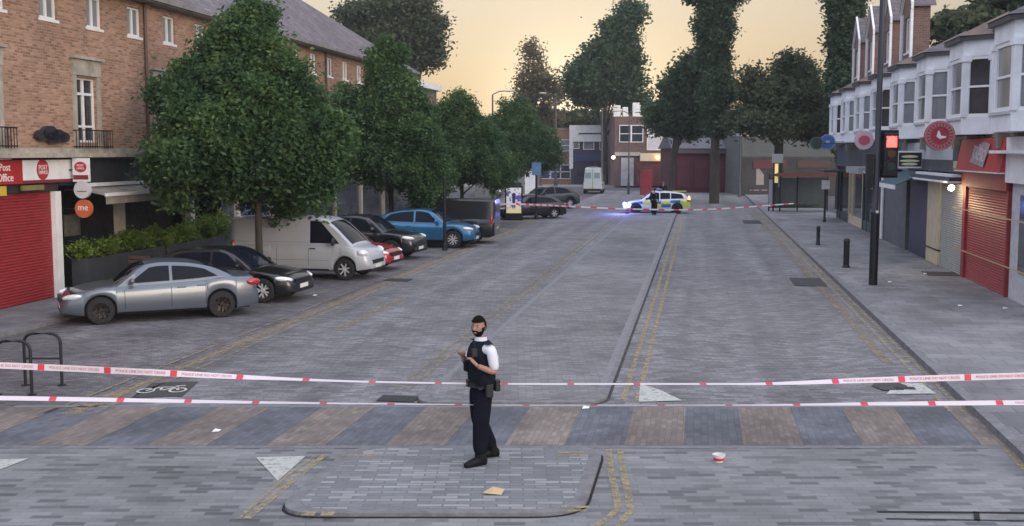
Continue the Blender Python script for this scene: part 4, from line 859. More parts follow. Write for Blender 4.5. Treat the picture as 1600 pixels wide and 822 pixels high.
# ------------------------------------------------------------------ trees
def leaf_mesh(name, blobs, n, size, mname, parent, seed, base=(0, 0, 0), clump=.42, rough=6):
    rg = np.random.RandomState(seed); P = []; blobs = list(blobs)
    for b in list(blobs):                                             # boughs that push out of each lobe
        for _ in range(rough):
            d = rg.normal(size=3); d /= np.linalg.norm(d); d[2] = abs(d[2]) * .9 if rg.rand() < .7 else d[2]; q = rg.uniform(.8, 1.12); k = rg.uniform(.2, .38)
            blobs.append((b[0] + d[0] * b[3] * q, b[1] + d[1] * b[4] * q, b[2] + d[2] * b[5] * q, b[3] * k, b[4] * k, b[5] * k * 1.25))
    vols = np.array([b[3] * b[4] * b[5] for b in blobs]) ** .8; vols /= vols.sum()
    for b, f_ in zip(blobs, vols):
        k = max(8, int(n * f_)); nc = max(6, int(k / 38))
        d = rg.normal(size=(nc, 3)); d /= np.linalg.norm(d, axis=1)[:, None]; rr = rg.uniform(.25, 1, nc) ** .42
        c = d * rr[:, None] * np.array(b[3:6]) * (1 + .1 * rg.normal(size=(nc, 1))) + np.array(b[:3])
        idx = rg.randint(0, nc, k); cl = clump * rg.uniform(.5, 1.3, nc)
        P.append(c[idx] + rg.normal(size=(k, 3)) * cl[idx][:, None] * np.array([1, 1, .7]) * .6)
    P = np.concatenate(P); m = len(P)
    a = rg.normal(size=(m, 3)); a[:, 2] *= .6; a /= np.linalg.norm(a, axis=1)[:, None]; b2_ = rg.normal(size=(m, 3)); b2_ = np.cross(a, b2_); b2_ /= np.linalg.norm(b2_, axis=1)[:, None]
    s = size * rg.uniform(.5, 1.25, m)[:, None]
    V = np.empty((m, 4, 3)); V[:, 0] = P - a * s; V[:, 1] = P - b2_ * s * .5; V[:, 2] = P + a * s; V[:, 3] = P + b2_ * s * .5
    me = bpy.data.meshes.new(name); me.vertices.add(m * 4); me.vertices.foreach_set('co', V.reshape(-1)); me.loops.add(m * 4); me.loops.foreach_set('vertex_index', np.arange(m * 4)); me.polygons.add(m)
    me.polygons.foreach_set('loop_start', np.arange(0, m * 4, 4)); me.update(calc_edges=True); me.materials.append(MATS[mname])
    o = bpy.data.objects.new(name, me); COL.objects.link(o); o.parent = parent; return o
leafmat('leaf_street', (.026, .062, .032), (.072, .145, .052), (.15, .22, .07))
leafmat('leaf_dark', (.035, .068, .042), (.07, .125, .065), (.12, .17, .08))
leafmat('leaf_far', (.045, .065, .04), (.085, .115, .06), (.14, .15, .075))
leafmat('leaf_pale', (.11, .10, .06), (.2, .17, .09), (.3, .25, .14))
leafmat('leaf_shrub', (.05, .09, .015), (.15, .24, .04), (.28, .36, .08))
BARK = mat('bark', (.05, .042, .036), .9, var=.4, scale=8, bump=.6, stretch=(1, 1, .2))
def tree(label, loc, trunk_h, trunk_r, blobs, n, size, mname, seed, cat='tree', group=None, name='street_tree', clump=.42, limbs=9, lean=(0, 0), rough=6):
    t = thing(name, label, cat, (loc[0], loc[1], 0), 0, group); rg = random.Random(seed)
    topz = max(b[2] for b in blobs); mb = MB()
    mb.tube([(0, 0, -.05), (lean[0] * .2, lean[1] * .2, trunk_h * .5), (lean[0] * .6, lean[1] * .6, trunk_h), (lean[0], lean[1], (trunk_h + topz) / 2), (lean[0], lean[1], topz)], [trunk_r * 1.3, trunk_r, trunk_r * .9, trunk_r * .5, trunk_r * .15], 9)
    for i in range(limbs):
        b = blobs[i % len(blobs)]; z0 = trunk_h * rg.uniform(.8, 1.15); e = (b[0] + rg.uniform(-.6, .6) * b[3], b[1] + rg.uniform(-.6, .6) * b[4], b[2] + rg.uniform(-.3, .6) * b[5])
        mb.tube([(lean[0] * .5, lean[1] * .5, z0), ((e[0] + lean[0]) * .45, (e[1] + lean[1]) * .45, z0 + (e[2] - z0) * .55), e], [trunk_r * .5, trunk_r * .3, trunk_r * .08], 6)
    mb.build('trunk', BARK, t, smooth=60); leaf_mesh('crown', blobs, n, size, mname, t, seed, clump=clump, rough=rough); return t
def rowtree(u, y, ztop, zbot, rx, n, label, seed, ucrown=None):
    x = AT(u, y); hh = ztop - zbot; cxo = AT(ucrown or u, y) - x
    rg = random.Random(seed + 100); cy_ = 0
    bl_ = [(cxo, 0, zbot + hh * .34, rx * .80, rx * .8, hh * .25), (cxo * .8, 0, zbot + hh * .52, rx * .66, rx * .66, hh * .24), (cxo * .6, 0, zbot + hh * .70, rx * .36, rx * .36, hh * .20), (cxo * .5, 0, zbot + hh * .88, rx * .14, rx * .14, hh * .12)]
    for i in range(46):                                                 # upright boughs all round, longest low down
        h_ = rg.uniform(.10, .93); env = rx * (1.0 - max(0, h_ - .26)**1.05 * 1.28) * (1 if h_ > .2 else .72 + h_ * 1.4); a_ = rg.uniform(0, 2 * PI); q = rg.uniform(.72, .98); k = rg.uniform(.11, .21) * rx * (1.1 - .5 * h_)
        bl_.append((cxo * (1 - .4 * h_) + math.cos(a_) * env * q, math.sin(a_) * env * q, zbot + hh * h_, k, k, k * rg.uniform(1.1, 1.7)))
    tree(label, (x, y), zbot + .25, .11, bl_, int(n * 2.1), .085, 'leaf_street', seed, group='street trees along the parking row', clump=.30, rough=1)
y1 = 33.3; rowtree(406, y1, ZAT(-6, y1) - .1, 2.05, 3.2, 95000, 'tall full crowned street tree in front of the silver white van', 11, 388)
y1 = 49.5; rowtree(612, y1, ZAT(58, y1), 1.75, 2.75, 60000, 'second street tree rising behind the blue crossover', 12, 611)
y1 = 62; rowtree(722, y1, ZAT(140, y1), 1.8, 3.3, 46000, 'third street tree above the black van', 13, 718)
y1 = 78; rowtree(803, y1, ZAT(148, y1), 2.2, 3.4, 36000, 'fourth street tree behind the poster kiosk', 14, 806)
# big trees beyond, each given by crown spots in the picture: (u, v, ru, rv)
def bigtree(label, y, u0, spots, n, size, mname, seed, trunk_r=.4, trunk_top=None, lean=(0, 0), name='large_tree', clump=1.0, group='big trees beyond the junction', dz=None):
    x0_ = AT(u0, y); bl_ = []; sc = y / F
    for u, v, ru, rv in spots: bl_.append((AT(u, y) - x0_, random.uniform(-1, 1) * ru * sc * .5, ZAT(v, y), ru * sc, ru * sc * .9, rv * sc))
    tree(label, (x0_, y), (ZAT(trunk_top, y) if trunk_top is not None else ZAT(spots[0][1] + spots[0][3] * .6, y)), trunk_r, bl_, n, size, mname, seed, group=group, name=name, clump=clump, limbs=10, lean=lean)
bigtree('broad dark tree behind the white parapet building', 135, 945, [(930, 118, 38, 26), (908, 130, 22, 18), (950, 80, 28, 24), (968, 48, 22, 20), (985, 22, 16, 14), (962, 130, 32, 24), (925, 155, 24, 10), (990, 160, 22, 14), (985, 95, 14, 22)], 50000, .27, 'leaf_dark', 21, .3, 200)
bigtree('slender pale leaved tree just left of the bright sky gap', 150, 832, [(830, 90, 16, 26), (838, 130, 24, 26), (862, 150, 20, 22), (850, 185, 30, 18), (822, 150, 18, 25)], 9000, .25, 'leaf_pale', 22, .2, 190)
bigtree('low hazy tree between the two far brick buildings', 160, 870, [(860, 195, 30, 14), (895, 190, 28, 12), (925, 188, 30, 12), (840, 190, 20, 14)], 7000, .45, 'leaf_far', 29, .3, 225)
bigtree('round crowned tree on the corner with its trunk behind the police car', 92, 1046, [(1080, 170, 42, 36), (1064, 135, 30, 26), (1084, 108, 26, 20), (1108, 140, 26, 28), (1040, 190, 28, 16), (1115, 190, 28, 16), (1022, 172, 16, 10), (1070, 205, 24, 8)], 56000, .18, 'leaf_dark', 23, .3, 222, lean=(.8, 0), clump=.7)
bigtree('tall ivy covered tree whose column rises left of the peach sky', 88, 1116, [(1112, 62, 19, 28), (1110, 22, 21, 24), (1096, 45, 12, 18), (1126, 40, 10, 20), (1113, 98, 20, 28), (1116, 145, 22, 34), (1098, -12, 30, 18), (1128, -10, 26, 18), (1119, 190, 16, 26)], 48000, .17, 'leaf_dark', 24, .32, 60, clump=.55)
bigtree('broad bushy tree below the peach sky behind the bus stop', 84, 1215, [(1220, 150, 40, 28), (1242, 122, 28, 22), (1182, 150, 24, 24), (1165, 188, 26, 14), (1268, 160, 26, 30), (1210, 195, 60, 14), (1228, 98, 15, 12), (1172, 118, 12, 10), (1260, 200, 30, 14)], 54000, .18, 'leaf_far', 25, .35, 215, clump=.7)
bigtree('towering ivy clad tree beside the end of the white terrace', 80, 1314, [(1312, 150, 24, 45), (1314, 78, 21, 38), (1316, 220, 15, 30), (1310, 22, 24, 28), (1305, -15, 34, 22), (1320, 185, 20, 40), (1300, 118, 14, 24), (1326, 110, 14, 40)], 52000, .17, 'leaf_dark', 26, .35, 0, clump=.5)
bigtree('dense tree above the brick building roof beside the tower block', 120, 650, [(640, 45, 42, 26), (605, 55, 38, 22), (590, 18, 32, 16), (660, 62, 24, 20), (628, 85, 30, 18), (645, 12, 30, 16), (670, 90, 18, 16), (560, 30, 26, 18)], 48000, .25, 'leaf_far', 27, .5, 120)
bigtree('tree crown behind the roofs of the white terrace', 66, 1530, [(1520, 40, 60, 30), (1580, 10, 50, 30), (1500, 55, 30, 14)], 9000, .28, 'leaf_far', 28, .35, 110, clump=.6)
# ------------------------------------------------------------------ planter and shrubs
pn, p0, p1 = NL + .5, sp0 + .75, sL(330, 380)
t = rthing('planter', 'long charcoal planter box in front of the restaurant', 'planter', (NL + .3, p0, .07))
MB().box(NL + .05, NL + .55, p0, p1, .07, 1.05).build('box', mat('charcoal_planter', (.045, .05, .06), .6, var=.2), t); MB().box(NL + .1, NL + .5, p0 + .05, p1 - .05, 1.04, 1.06).build('soil', mat('soil', (.04, .03, .02), .9), t)
MB().box(NL + .04, NL + .58, (p0 + p1) / 2, (p0 + p1) / 2 + .05, .07, 1.07).build('joint', DARK, t)
for i, (f_, hgt, lb) in enumerate(((.08, .42, 'low leafy shrub at the near end of the charcoal planter'), (.26, .55, 'second leafy shrub in the charcoal planter'), (.44, .5, 'middle leafy shrub in the charcoal planter'), (.62, .45, 'leafy shrub right of the middle in the charcoal planter'), (.80, .7, 'taller clipped shrub towards the far end of the planter'), (.95, .8, 'olive green shrub at the far end of the planter'))):
    s = p0 + (p1 - p0) * f_; r_ = (p1 - p0) / 9; sh = rthing('shrub', lb, 'shrub', (NL + .3, s, 1.06), 'shrubs in the planter')
    mb = MB(); [mb.tube([(NL + .3, s, 1.03), (NL + .3 + random.uniform(-.2, .2), s + random.uniform(-.4, .4), 1.06 + hgt)], [.02, .006], 5) for _ in range(5)]; mb.build('stems', BARK, sh)
    leaf_mesh('foliage', [(0, 0, hgt * .5, .36, r_, hgt * .6), (0, r_ * .5, hgt * .45, .3, r_ * .6, hgt * .5)], 2600, .06, 'leaf_shrub', sh, 60 + i, clump=.15)
# small wooden bench behind the silver car
t = rthing('wooden_bench', 'small brown slatted bench behind the silver saloon bonnet', 'bench', (*toR(*G(205, 452)), .07)); bn, bs, _ = t['_b']
mb = MB(); [mb.box(bn - .55, bn + .55, bs + k * .09, bs + k * .09 + .07, .5, .53) for k in range(4)]; mb.build('seat', mat('bench_wood', (.14, .07, .05), .7), t)
mb = MB(); [mb.box(bn - .55, bn + .55, bs + .38, bs + .41, .62 + k * .12, .71 + k * .12) for k in range(3)]; mb.build('backrest', MATS['bench_wood'], t)
for a in (-.5, .5):
    for b in (.03, .36): MB().box(bn + a - .025, bn + a + .025, bs + b - .025, bs + b + .025, .07, .5 if b < .1 else .98).build('leg', BLACKM, t)

# ------------------------------------------------------------------ street furniture
def hoop(u0, v0, u1, v1, htop, label):
    a, b = Vector((*G(u0, v0), 0)), Vector((*G(u1, v1), 0)); t = thing('bike_stand', label, 'bike stand', ((a.x + b.x) / 2, (a.y + b.y) / 2, 0), 0, 'cycle hoops'); c = Vector(t.location); a -= c; b -= c
    d = (b - a); r = .16; u = d.normalized(); pts = [a - Vector((0, 0, .02)), a + Vector((0, 0, htop - r))]
    for i in range(1, 7): q = R(15 * i); pts.append(a + u * (r - r * math.cos(q)) + Vector((0, 0, htop - r + r * math.sin(q))))
    for i in range(0, 7): q = R(15 * i); pts.append(b - u * (r - r * math.sin(q)) + Vector((0, 0, htop - r + r * math.cos(q))))
    pts.append(b - Vector((0, 0, .02))); MB().tube(pts, .026, 10).build('hoop', BLACKM, t, smooth=60)
    MB().tube([a + Vector((0, 0, htop * .52)), b + Vector((0, 0, htop * .52))], .018, 8).build('crossbar', BLACKM, t, smooth=60)
    MB().lathe([(.001, 0), (.07, 0), (.07, .012), (.001, .012)], axis='z', c=tuple(a)).lathe([(.001, 0), (.07, 0), (.07, .012), (.001, .012)], axis='z', c=tuple(b)).build('base_plate', BLACKM, t)
hoop(40, 602, 97, 602, .90, 'black cycle hoop with crossbar standing behind the other'); hoop(-4, 617, 50, 617, .90, 'black cycle hoop nearest the tape at the left edge')
def bollard(u, v, h, r, label):
    x, y = G(u, v, .11); t = thing('bollard', label, 'bollard', (x, y, .11), 0, 'bollards on the right pavement')
    MB().lathe([(.001, 0), (r * 1.25, 0), (r * 1.25, .05), (r, .08), (r, h - .14), (r * 1.15, h - .12), (r * 1.15, h - .09), (r, h - .07), (r * .9, h - .02), (.001, h)], 16, 'z').build('post', BLACKM, t, smooth=35)
bollard(1278, 383, .82, .075, 'slim black bollard beside the post with the white sign'); bollard(1322, 418, 1.0, .10, 'stubby dark bollard left of the traffic light pole')
bollard(1099, 299, .95, .14, 'black bollard on the far pavement right of the police car'); bollard(1172, 296, 1.1, .12, 'black bollard just left of the bus stop'); bollard(1595, 470, .9, .1, 'dark bollard at the foot of the pale shop')
# traffic light
x, y = G(1364, 445, .11); t = thing('traffic_light', 'black traffic light column showing red before the shops', 'traffic light', (x, y, .11), 0)
MB().tube([(0, 0, 0), (0, 0, 2.15)], .125, 18).build('base_section', BLACKM, t, smooth=40); MB().tube([(0, 0, 2.15), (0, 0, 2.2), (.02, 0, 9.5)], [.125, .088, .075], 16).build('pole', mat('pole_dark', (.03, .034, .045), .5, .2), t, smooth=40)
zc = ZAT(221, y) - .11
MB().box(.17, .57, -.13, .10, zc - 1.0, zc + .24).build('signal_head', BLACKM, t, bevel=.03); MB().box(.09, .17, -.03, .03, zc - .1, zc - .05).box(.07, .17, -.03, .03, zc - .75, zc - .7).build('bracket', BLACKM, t)
MB().box(.11, .65, .10, .12, zc - 1.06, zc + .33).build('backing_board', DARK, t)
for k, (m_, dz) in enumerate(((mat('red_signal', (1, .1, .08), .4, emit=(1, .035, .03), es=5.0), 0), (mat('amber_off', (.09, .05, .01), .4), -.36), (mat('green_off', (.01, .05, .03), .4), -.72))):
    mb = MB()
    if k == 0: mb.box(.22, .52, -.155, -.13, zc - .17, zc + .15)
    else: mb.lathe([(.001, -.02), (.12, -.02), (.12, 0), (.001, 0)], 20, 'y', (.38, -.13, zc + dz))
    mb.build('signal_lamp', m_, t, bevel=.04 if k == 0 else 0)
    MB().tube([(.38 + .17 * math.cos(a), -.14, zc + dz + .17 * math.sin(a)) for a in [R(10 + 20 * i) for i in range(9)]], .018, 6).build('hood', BLACKM, t)
MB().box(-.30, -.12, -.1, .1, zc - 1.35, zc - .35).build('side_signal', BLACKM, t, bevel=.02); MB().ell((.02, -.12, 2.15), (.05, .04, .05)).build('push_button_lamp', mat('cream_lamp', (.6, .58, .5), .4), t)
# lamp columns far off
def lampcol(u, y, vtop, label, globe=True, side=1, r=.07):
    x = AT(u, y); zt = ZAT(vtop, y); t = thing('street_lamp', label, 'street lamp', (x, y, 0), 0, 'far lamp columns')
    MB().tube([(0, 0, 0), (0, 0, 1.2), (0, 0, 1.25), (0, 0, zt)], [r * 1.7, r * 1.6, r, r * .7], 10).build('pole', mat('col_grey', (.07, .075, .085), .5), t, smooth=40)
    MB().tube([(0, 0, zt), (side * .5, 0, zt + .25), (side * 1.1, 0, zt + .3)], .04, 8).build('arm', MATS['col_grey'], t); MB().ell((side * 1.3, 0, zt + .28), (.38, .14, .08)).build('lantern', mat('lantern', (.5, .48, .42), .4), t)
lampcol(868, 112, 150, 'tall thin lamp column left of the white van', side=-1, r=.13); lampcol(940, 114, 172, 'lamp column standing right of the white van', r=.1); lampcol(982, 108, 178, 'slim lamp column before the brick corner shops', side=-1, r=.08)
lampcol(845, 100, 222, 'short grey column before the far orange brick wall', r=.09); lampcol(1155, 100, 188, 'thin lamp column among the trees right of the police car', side=1, r=.08); lampcol(770, 88, 148, 'lamp column rising behind the third street tree', side=1, r=.09)
# slim post by blue car
def post(u, v, h, r, label, sign=None):
    x, y = G(u, v); t = thing('sign_post', label, 'post', (x, y, 0)); MB().tube([(0, 0, 0), (0, 0, h)], r, 10).build('pole', BLACKM, t, smooth=40); MB().lathe([(.001, h), (r * 1.3, h), (r * 1.2, h + .04), (.001, h + .06)], 10, 'z').lathe([(.001, 0), (r * 1.8, 0), (r * 1.5, .25), (r, .3), (.001, .3)], 10, 'z').build('cap', BLACKM, t)
    if sign: w_, h_, z_, m = sign; MB().box(-w_ / 2, w_ / 2, -r - .03, -r - .004, z_, z_ + h_).build('sign_plate', m, t); MB().box(-.04, .04, -r - .01, 0, z_ + h_ * .4, z_ + h_ * .4 + .05).build('clip', BLACKM, t)
    return t
post(695, 391, 2.95, .065, 'slim black post standing before the blue crossover'); post(838, 343, 2.6, .07, 'black post with blue sign to the right of the kiosk', (.55, .75, 2.65, mat('blue_sign_board', (.09, .2, .36), .5, var=.25, scale=4)))
post(1288, 350, 2.45, .06, 'black post with small white notice past the slim bollard', (.45, .5, 1.95, mat('notice_white', (.6, .6, .58), .6))); 
# kiosk with poster
x, y = G(803, 344); t = thing('poster_kiosk', 'dark kiosk panel showing a purple and cream poster', 'advertising kiosk', (x, y, 0), R(-4))
MB().box(-.52, .52, -.16, .16, 0, .38).build('base', BLACKM, t, bevel=.02); MB().box(-.52, .52, -.12, .12, .38, 2.0).build('case', BLACKM, t, bevel=.02); MB().box(-.46, .46, -.14, .14, 2.0, 2.2).ell((.0, 0, 2.2), (.4, .14, .14)).build('head', mat('kiosk_head', (.04, .05, .06), .5), t)
pm_ = bpy.data.materials.new('poster_print'); tt, pp = nodes(pm_); tcn = tt.nodes.new('ShaderNodeTexCoord'); spn = tt.nodes.new('ShaderNodeSeparateXYZ'); lk(tt, tcn.outputs['Object'], spn.inputs[0]); nn2 = tt.nodes.new('ShaderNodeTexNoise'); nn2.inputs['Scale'].default_value = 3.2; lk(tt, tcn.outputs['Object'], nn2.inputs['Vector'])
rr = tt.nodes.new('ShaderNodeValToRGB'); rr.color_ramp.interpolation = 'EASE'; rr.color_ramp.elements[0].position = .44; rr.color_ramp.elements[0].color = (.10, .08, .34, 1); rr.color_ramp.elements[1].position = .54; rr.color_ramp.elements[1].color = (.62, .62, .66, 1); lk(tt, nn2.outputs['Fac'], rr.inputs[0])
mr2 = tt.nodes.new('ShaderNodeMapRange'); mr2.inputs[1].default_value = .9; mr2.inputs[2].default_value = .6; lk(tt, spn.outputs[2], mr2.inputs[0]); mxx = tt.nodes.new('ShaderNodeMix'); mxx.data_type = 'RGBA'; lk(tt, mr2.outputs[0], mxx.inputs[0]); lk(tt, rr.outputs[0], mxx.inputs[6]); mxx.inputs[7].default_value = (.7, .62, .32, 1); lk(tt, mxx.outputs[2], pp.inputs['Base Color']); pp.inputs['Emission Strength'].default_value = .25; lk(tt, mxx.outputs[2], pp.inputs['Emission Color'])
MB().box(-.44, .44, -.135, -.121, .42, 1.92).build('poster', pm_, t)
MB().lathe([(.001, -.01), (.12, -.01), (.12, 0), (.001, 0)], 14, 'y', (0, -.137, 1.5)).box(-.09, .09, -.149, -.139, 1.0, 1.42).box(-.08, -.02, -.149, -.139, .7, 1.0).box(.03, .09, -.149, -.139, .72, 1.0).build('printed_figure', mat('poster_ink', (.06, .045, .2), .5), t)
# bus stop: flag totem and shelter
x, y = G(1213, 333); t = thing('bus_stop_totem', 'tall twin post totem with yellow lit panel by the far tape', 'bus stop', (x, y, 0)); 
for dx in (-.22, .22): MB().tube([(dx, 0, 0), (dx, 0, 3.7)], .055, 8).build('post', BLACKM, t)
MB().box(-.35, .35, -.06, .06, 3.3, 3.9).build('head', mat('totem_grey', (.33, .33, .33), .5), t); MB().box(-.17, .05, -.04, .04, 2.0, 3.25).build('lit_panel', mat('totem_panel', (.7, .6, .25), .5, emit=(1, .75, .25), es=.35), t); MB().box(.07, .17, -.04, .04, 1.7, 2.6).build('timetable', mat('tt_blue', (.2, .25, .4), .5), t)
y = 74; x = AT(1252, y); t = thing('bus_shelter', 'dark bus shelter with an orange header strip', 'bus shelter', (x, y, .0))
MB().box(-2.1, 2.1, -.8, .8, 2.45, 2.6).build('roof', DG, t); MB().box(-1.9, 2.0, -.86, -.81, 2.43, 2.66).build('header', mat('orange_header', (.2, .055, .04), .6), t)
for dx in (-2, -.1, 1.9): MB().tube([(dx, .7, 0), (dx, .7, 2.45)], .05, 8).build('post', BLACKM, t)
MB().box(-1.95, 1.85, .72, .74, .3, 2.3).build('glass_back', mat('shelter_glass', (.1, .12, .12), .1), t); MB().box(-1.4, 1.3, .3, .6, .5, .56).build('bench', mat('bench_dark', (.08, .07, .05), .6), t); MB().box(-2.05, -2.0, -.3, .6, .4, 2.2).build('side_panel', mat('side_poster', (.25, .26, .3), .4), t)

# ------------------------------------------------------------------ buildings across the junction
def fbuild(name, label, u0, u1, y, vtop, vbase=None, wallm=None, depth=10, cat='building', floors=(), base=None, parapet=None):
    xa, xb = AT(u0, y), AT(u1, y); z = ZAT(vtop, y); t = thing(name, label, cat, (xa, y, 0)); wd = xb - xa
    MB().box(0, wd, 0, depth, 0, z).build('wall', wallm, t)
    return t, wd, z
def fwin(t, x, z, w_, h_, style='sash', gm=None, fm=None):
    o = MB(); o.box(x, x + w_, -.06, .0, z, z + h_); f = MB().box(x - .08, x, -.1, 0, z - .08, z + h_ + .08).box(x + w_, x + w_ + .08, -.1, 0, z - .08, z + h_ + .08).box(x, x + w_, -.1, 0, z - .08, z).box(x, x + w_, -.1, 0, z + h_, z + h_ + .08).box(x, x + w_, -.09, 0, z + h_ / 2 - .04, z + h_ / 2 + .04).build('window', fm or WHITEP, t)
    o.build('pane', gm or GLASS, f)
ORB = brickmat('far_orange_brick', [(0, (.26, .12, .08)), (1, (.38, .19, .13))], .225, .075, (.3, .22, .18), .012, 'xz', wear=.2)
PURB = brickmat('far_purple_brick', [(0, (.075, .055, .06)), (1, (.13, .09, .09))], .225, .075, (.1, .09, .09), .012, 'xz', wear=.2)
t, wd, z = fbuild('brick_block', 'orange brick block across the junction left of the white parapet', 838, 893, 139, 200, wallm=ORB)
for a in (.12, .42, .7): fwin(t, wd * a, 4.2, 1.0, 1.3, gm=GLASSL); fwin(t, wd * a, .8, 1.1, 1.6)
MB().box(-.1, wd + .1, -.12, 0, z - .25, z).build('coping', ORB, t)
t, wd, z = fbuild('corner_pub', 'dark brick building with tall white parapet and navy shopfront', 893, 960, 138, 197, wallm=PURB)
MB().box(-.3, wd + .02, -.35, 0, z - 1.9, z + .1).build('parapet', WHITEP, t); MB().box(wd * .15, wd * .7, -.42, -.35, z - 1.0, z - .85).build('parapet_band', DG, t); MB().box(-.3, .15, -.34, 0, z - 5.2, z - 1.9).build('quoin', WHITEP, t)
fwin(t, wd * .28, 4.4, 1.2, 1.9, gm=GLASSL); fwin(t, wd * .66, 4.4, .9, 1.9); fwin(t, wd * .05, 4.5, .6, 1.9, gm=GLASSL)
MB().box(0, wd, -.3, 0, 2.9, 3.9).build('fascia', mat('navy_bright', (.03, .045, .12), .5), t); MB().box(.2, wd - .1, -.15, 0, 0, 2.9).build('shopfront', NAVY, t); MB().box(.6, wd * .5, -.2, -.15, 1, 2.7).box(wd * .6, wd * .9, -.2, -.15, 1, 2.7).build('shop_window', GLASS, t)
t, wd, z = fbuild('brick_corner_shops', 'red brick corner building with small shops and white chimneys', 960, 1058, 128, 182, wallm=BRR)
fwin(t, wd * .52, ZAT(235, 128) + .1, 2.2, 3.0, gm=mat('pale_blind', (.5, .52, .55), .5)); fwin(t, wd * .08, 5.2, 1.2, 1.8); fwin(t, wd * .27, 5.2, 1.2, 1.8)
MB().box(wd * .0, wd * .10, 1, 2, z, z + 1.3).box(wd * .14, wd * .22, 1, 2, z, z + 1.1).box(wd * .30, wd * .42, 1, 2, z, z + 1.6).build('chimney', WHITEP, t)
MB().box(0, wd * .4, -.4, 0, 3.6, 4.0).build('fascia', mat('beige_fascia', (.42, .38, .33), .6), t); MB().box(wd * .4, wd * .75, -.5, 0, 3.0, 3.9).build('fascia', mat('cream_sign', (.5, .44, .33), .6, emit=(1, .7, .4), es=.08), t); MB().box(wd * .34, wd * .9, -.2, 0, .2, 3.0).build('shopfront', mat('red_shop', (.11, .03, .035), .6, var=.6, scale=.8), t); MB().box(wd * .1, wd * .3, -.2, 0, .2, 3.4).build('shopfront', mat('pale_shop', (.33, .34, .36), .5, var=.4, scale=.8), t)
MB().box(wd * .92, wd * 1.0, -.3, 0, .2, 3.4).build('shopfront', mat('blue_shop', (.05, .09, .11), .6), t)
for u, m_, lb in ((958, mat('white_lit', (.9, .9, .85), .5, emit=(1, .95, .8), es=3), 'small white lit lamp at the corner of the far shops'), (1027, mat('amber_lit2', (1, .6, .2), .5, emit=(1, .5, .12), es=6), 'amber lit lamp above the far red shop')):
    tt_ = thing('shop_lamp', lb, 'lamp', (AT(u, 127.2), 127.2, ZAT(246, 127.2))); MB().ell((0, 0, 0), (.2, .2, .2)).build('globe', m_, tt_); MB().tube([(0, 0, 0), (0, .8, .1)], .04, 6).build('bracket', BLACKM, tt_)
t, wd, z = fbuild('red_shop_row', 'low maroon shop row with grey roof beneath the trees', 1052, 1165, 112, 232, wallm=mat('maroon_wall', (.065, .009, .018), .7, var=.35, scale=.6))
MB().add([(-.3, -.4, z), (wd, -.4, z), (wd, 4, z + 1.7), (-.3, 4, z + 1.7), (-.3, 10, z), (wd, 10, z)], [(0, 1, 2, 3), (3, 2, 5, 4), (0, 3, 4), (1, 5, 2)]).build('roof', mat('grey_lead', (.09, .095, .115), .7, var=.2), t)
MB().box(-.2, wd, -.3, 0, z - .5, z).build('fascia', mat('slate_fascia', (.07, .06, .07), .6), t)
for k in range(4): MB().box(wd * (.05 + k * .24), wd * (.22 + k * .24), -.08, 0, .5, z - 1.2).build('shopfront', mat('maroon_panel', (.08, .010, .022), .6, var=.4, scale=.7), t)
MB().box(wd * .2, wd * .32, 2, 3, z + 1, z + 4).build('chimney', ORB, t)
# red telephone box
t = thing('telephone_box', 'bright red box standing before the far corner shops', 'telephone box', (AT(1009, 106), 106, .0)); MB().box(-.5, .5, -.45, .45, 0, 2.2).build('body', mat('post_red', (.17, .014, .022), .5, var=.15), t); MB().box(-.55, .55, -.5, .5, 2.2, 2.32).build('cap', MATS['post_red'], t); MB().box(-.34, .34, -.48, -.45, .6, 1.95).build('window', mat('red_glass', (.22, .03, .04), .2), t)
# grey clad row on the right, behind the bus stop
t, wd, z = fbuild('grey_clad_building', 'flat grey clad building behind the bus stop with dark shopfronts', 1158, 1330, 104, 212, wallm=mat('grey_cladding', (.095, .105, .105), .7, var=.15, scale=.5, stretch=(1, 1, 3)))
MB().box(0, wd, -.12, 0, 0, 3.6).build('shopfront', mat('dark_shop_row', (.03, .03, .035), .6, var=.6, scale=.5), t); MB().box(wd * .1, wd * .4, -.2, -.12, 2.5, 3.3).build('fascia', mat('wine_fascia', (.10, .02, .03), .6), t); MB().box(wd * .5, wd * .8, -.2, -.12, 2.6, 3.2).build('fascia', mat('brown_fascia', (.07, .035, .03), .6), t)
MB().poly([(wd * .13, -.14, 1.0), (wd * .2, -.14, 1.0), (wd * .2, -.14, 1.9), (wd * .13, -.14, 2.9)]).build('poster', mat('pale_poster', (.3, .27, .27), .6), t); MB().box(wd * .55, wd * .75, -.2, -.12, 1.0, 2.2).build('shop_window', GLASS, t)
# tower blocks far behind
for u0, u1, vt, lb in ((588, 622, -28, 'pale concrete tower block rising behind the trees on the left'),):
    t, wd, z = fbuild('tower_block', lb, u0, u1, 210, vt, wallm=mat('concrete', (.3, .29, .3), .8, var=.2)); 
    for fl in range(6, int(z // 2.9)):
        mb = MB(); mb.box(.3, wd - .3, -.1, 0, fl * 2.9 + .6, fl * 2.9 + 1.9); mb.build('window', GLASS, t)
# low buildings behind the left row past the corner building
t, wd, z = fbuild('pale_shop_block', 'low block with white wall patches seen beneath the street trees', 742, 842, 100, 262, wallm=mat('grey_wall', (.16, .17, .17), .8, var=.4, scale=.4))
MB().box(wd * .3, wd * .42, -.1, 0, .5, 3.0).box(wd * .78, wd * .95, -.1, 0, .3, 4.0).build('white_panel', WHITEP, t)

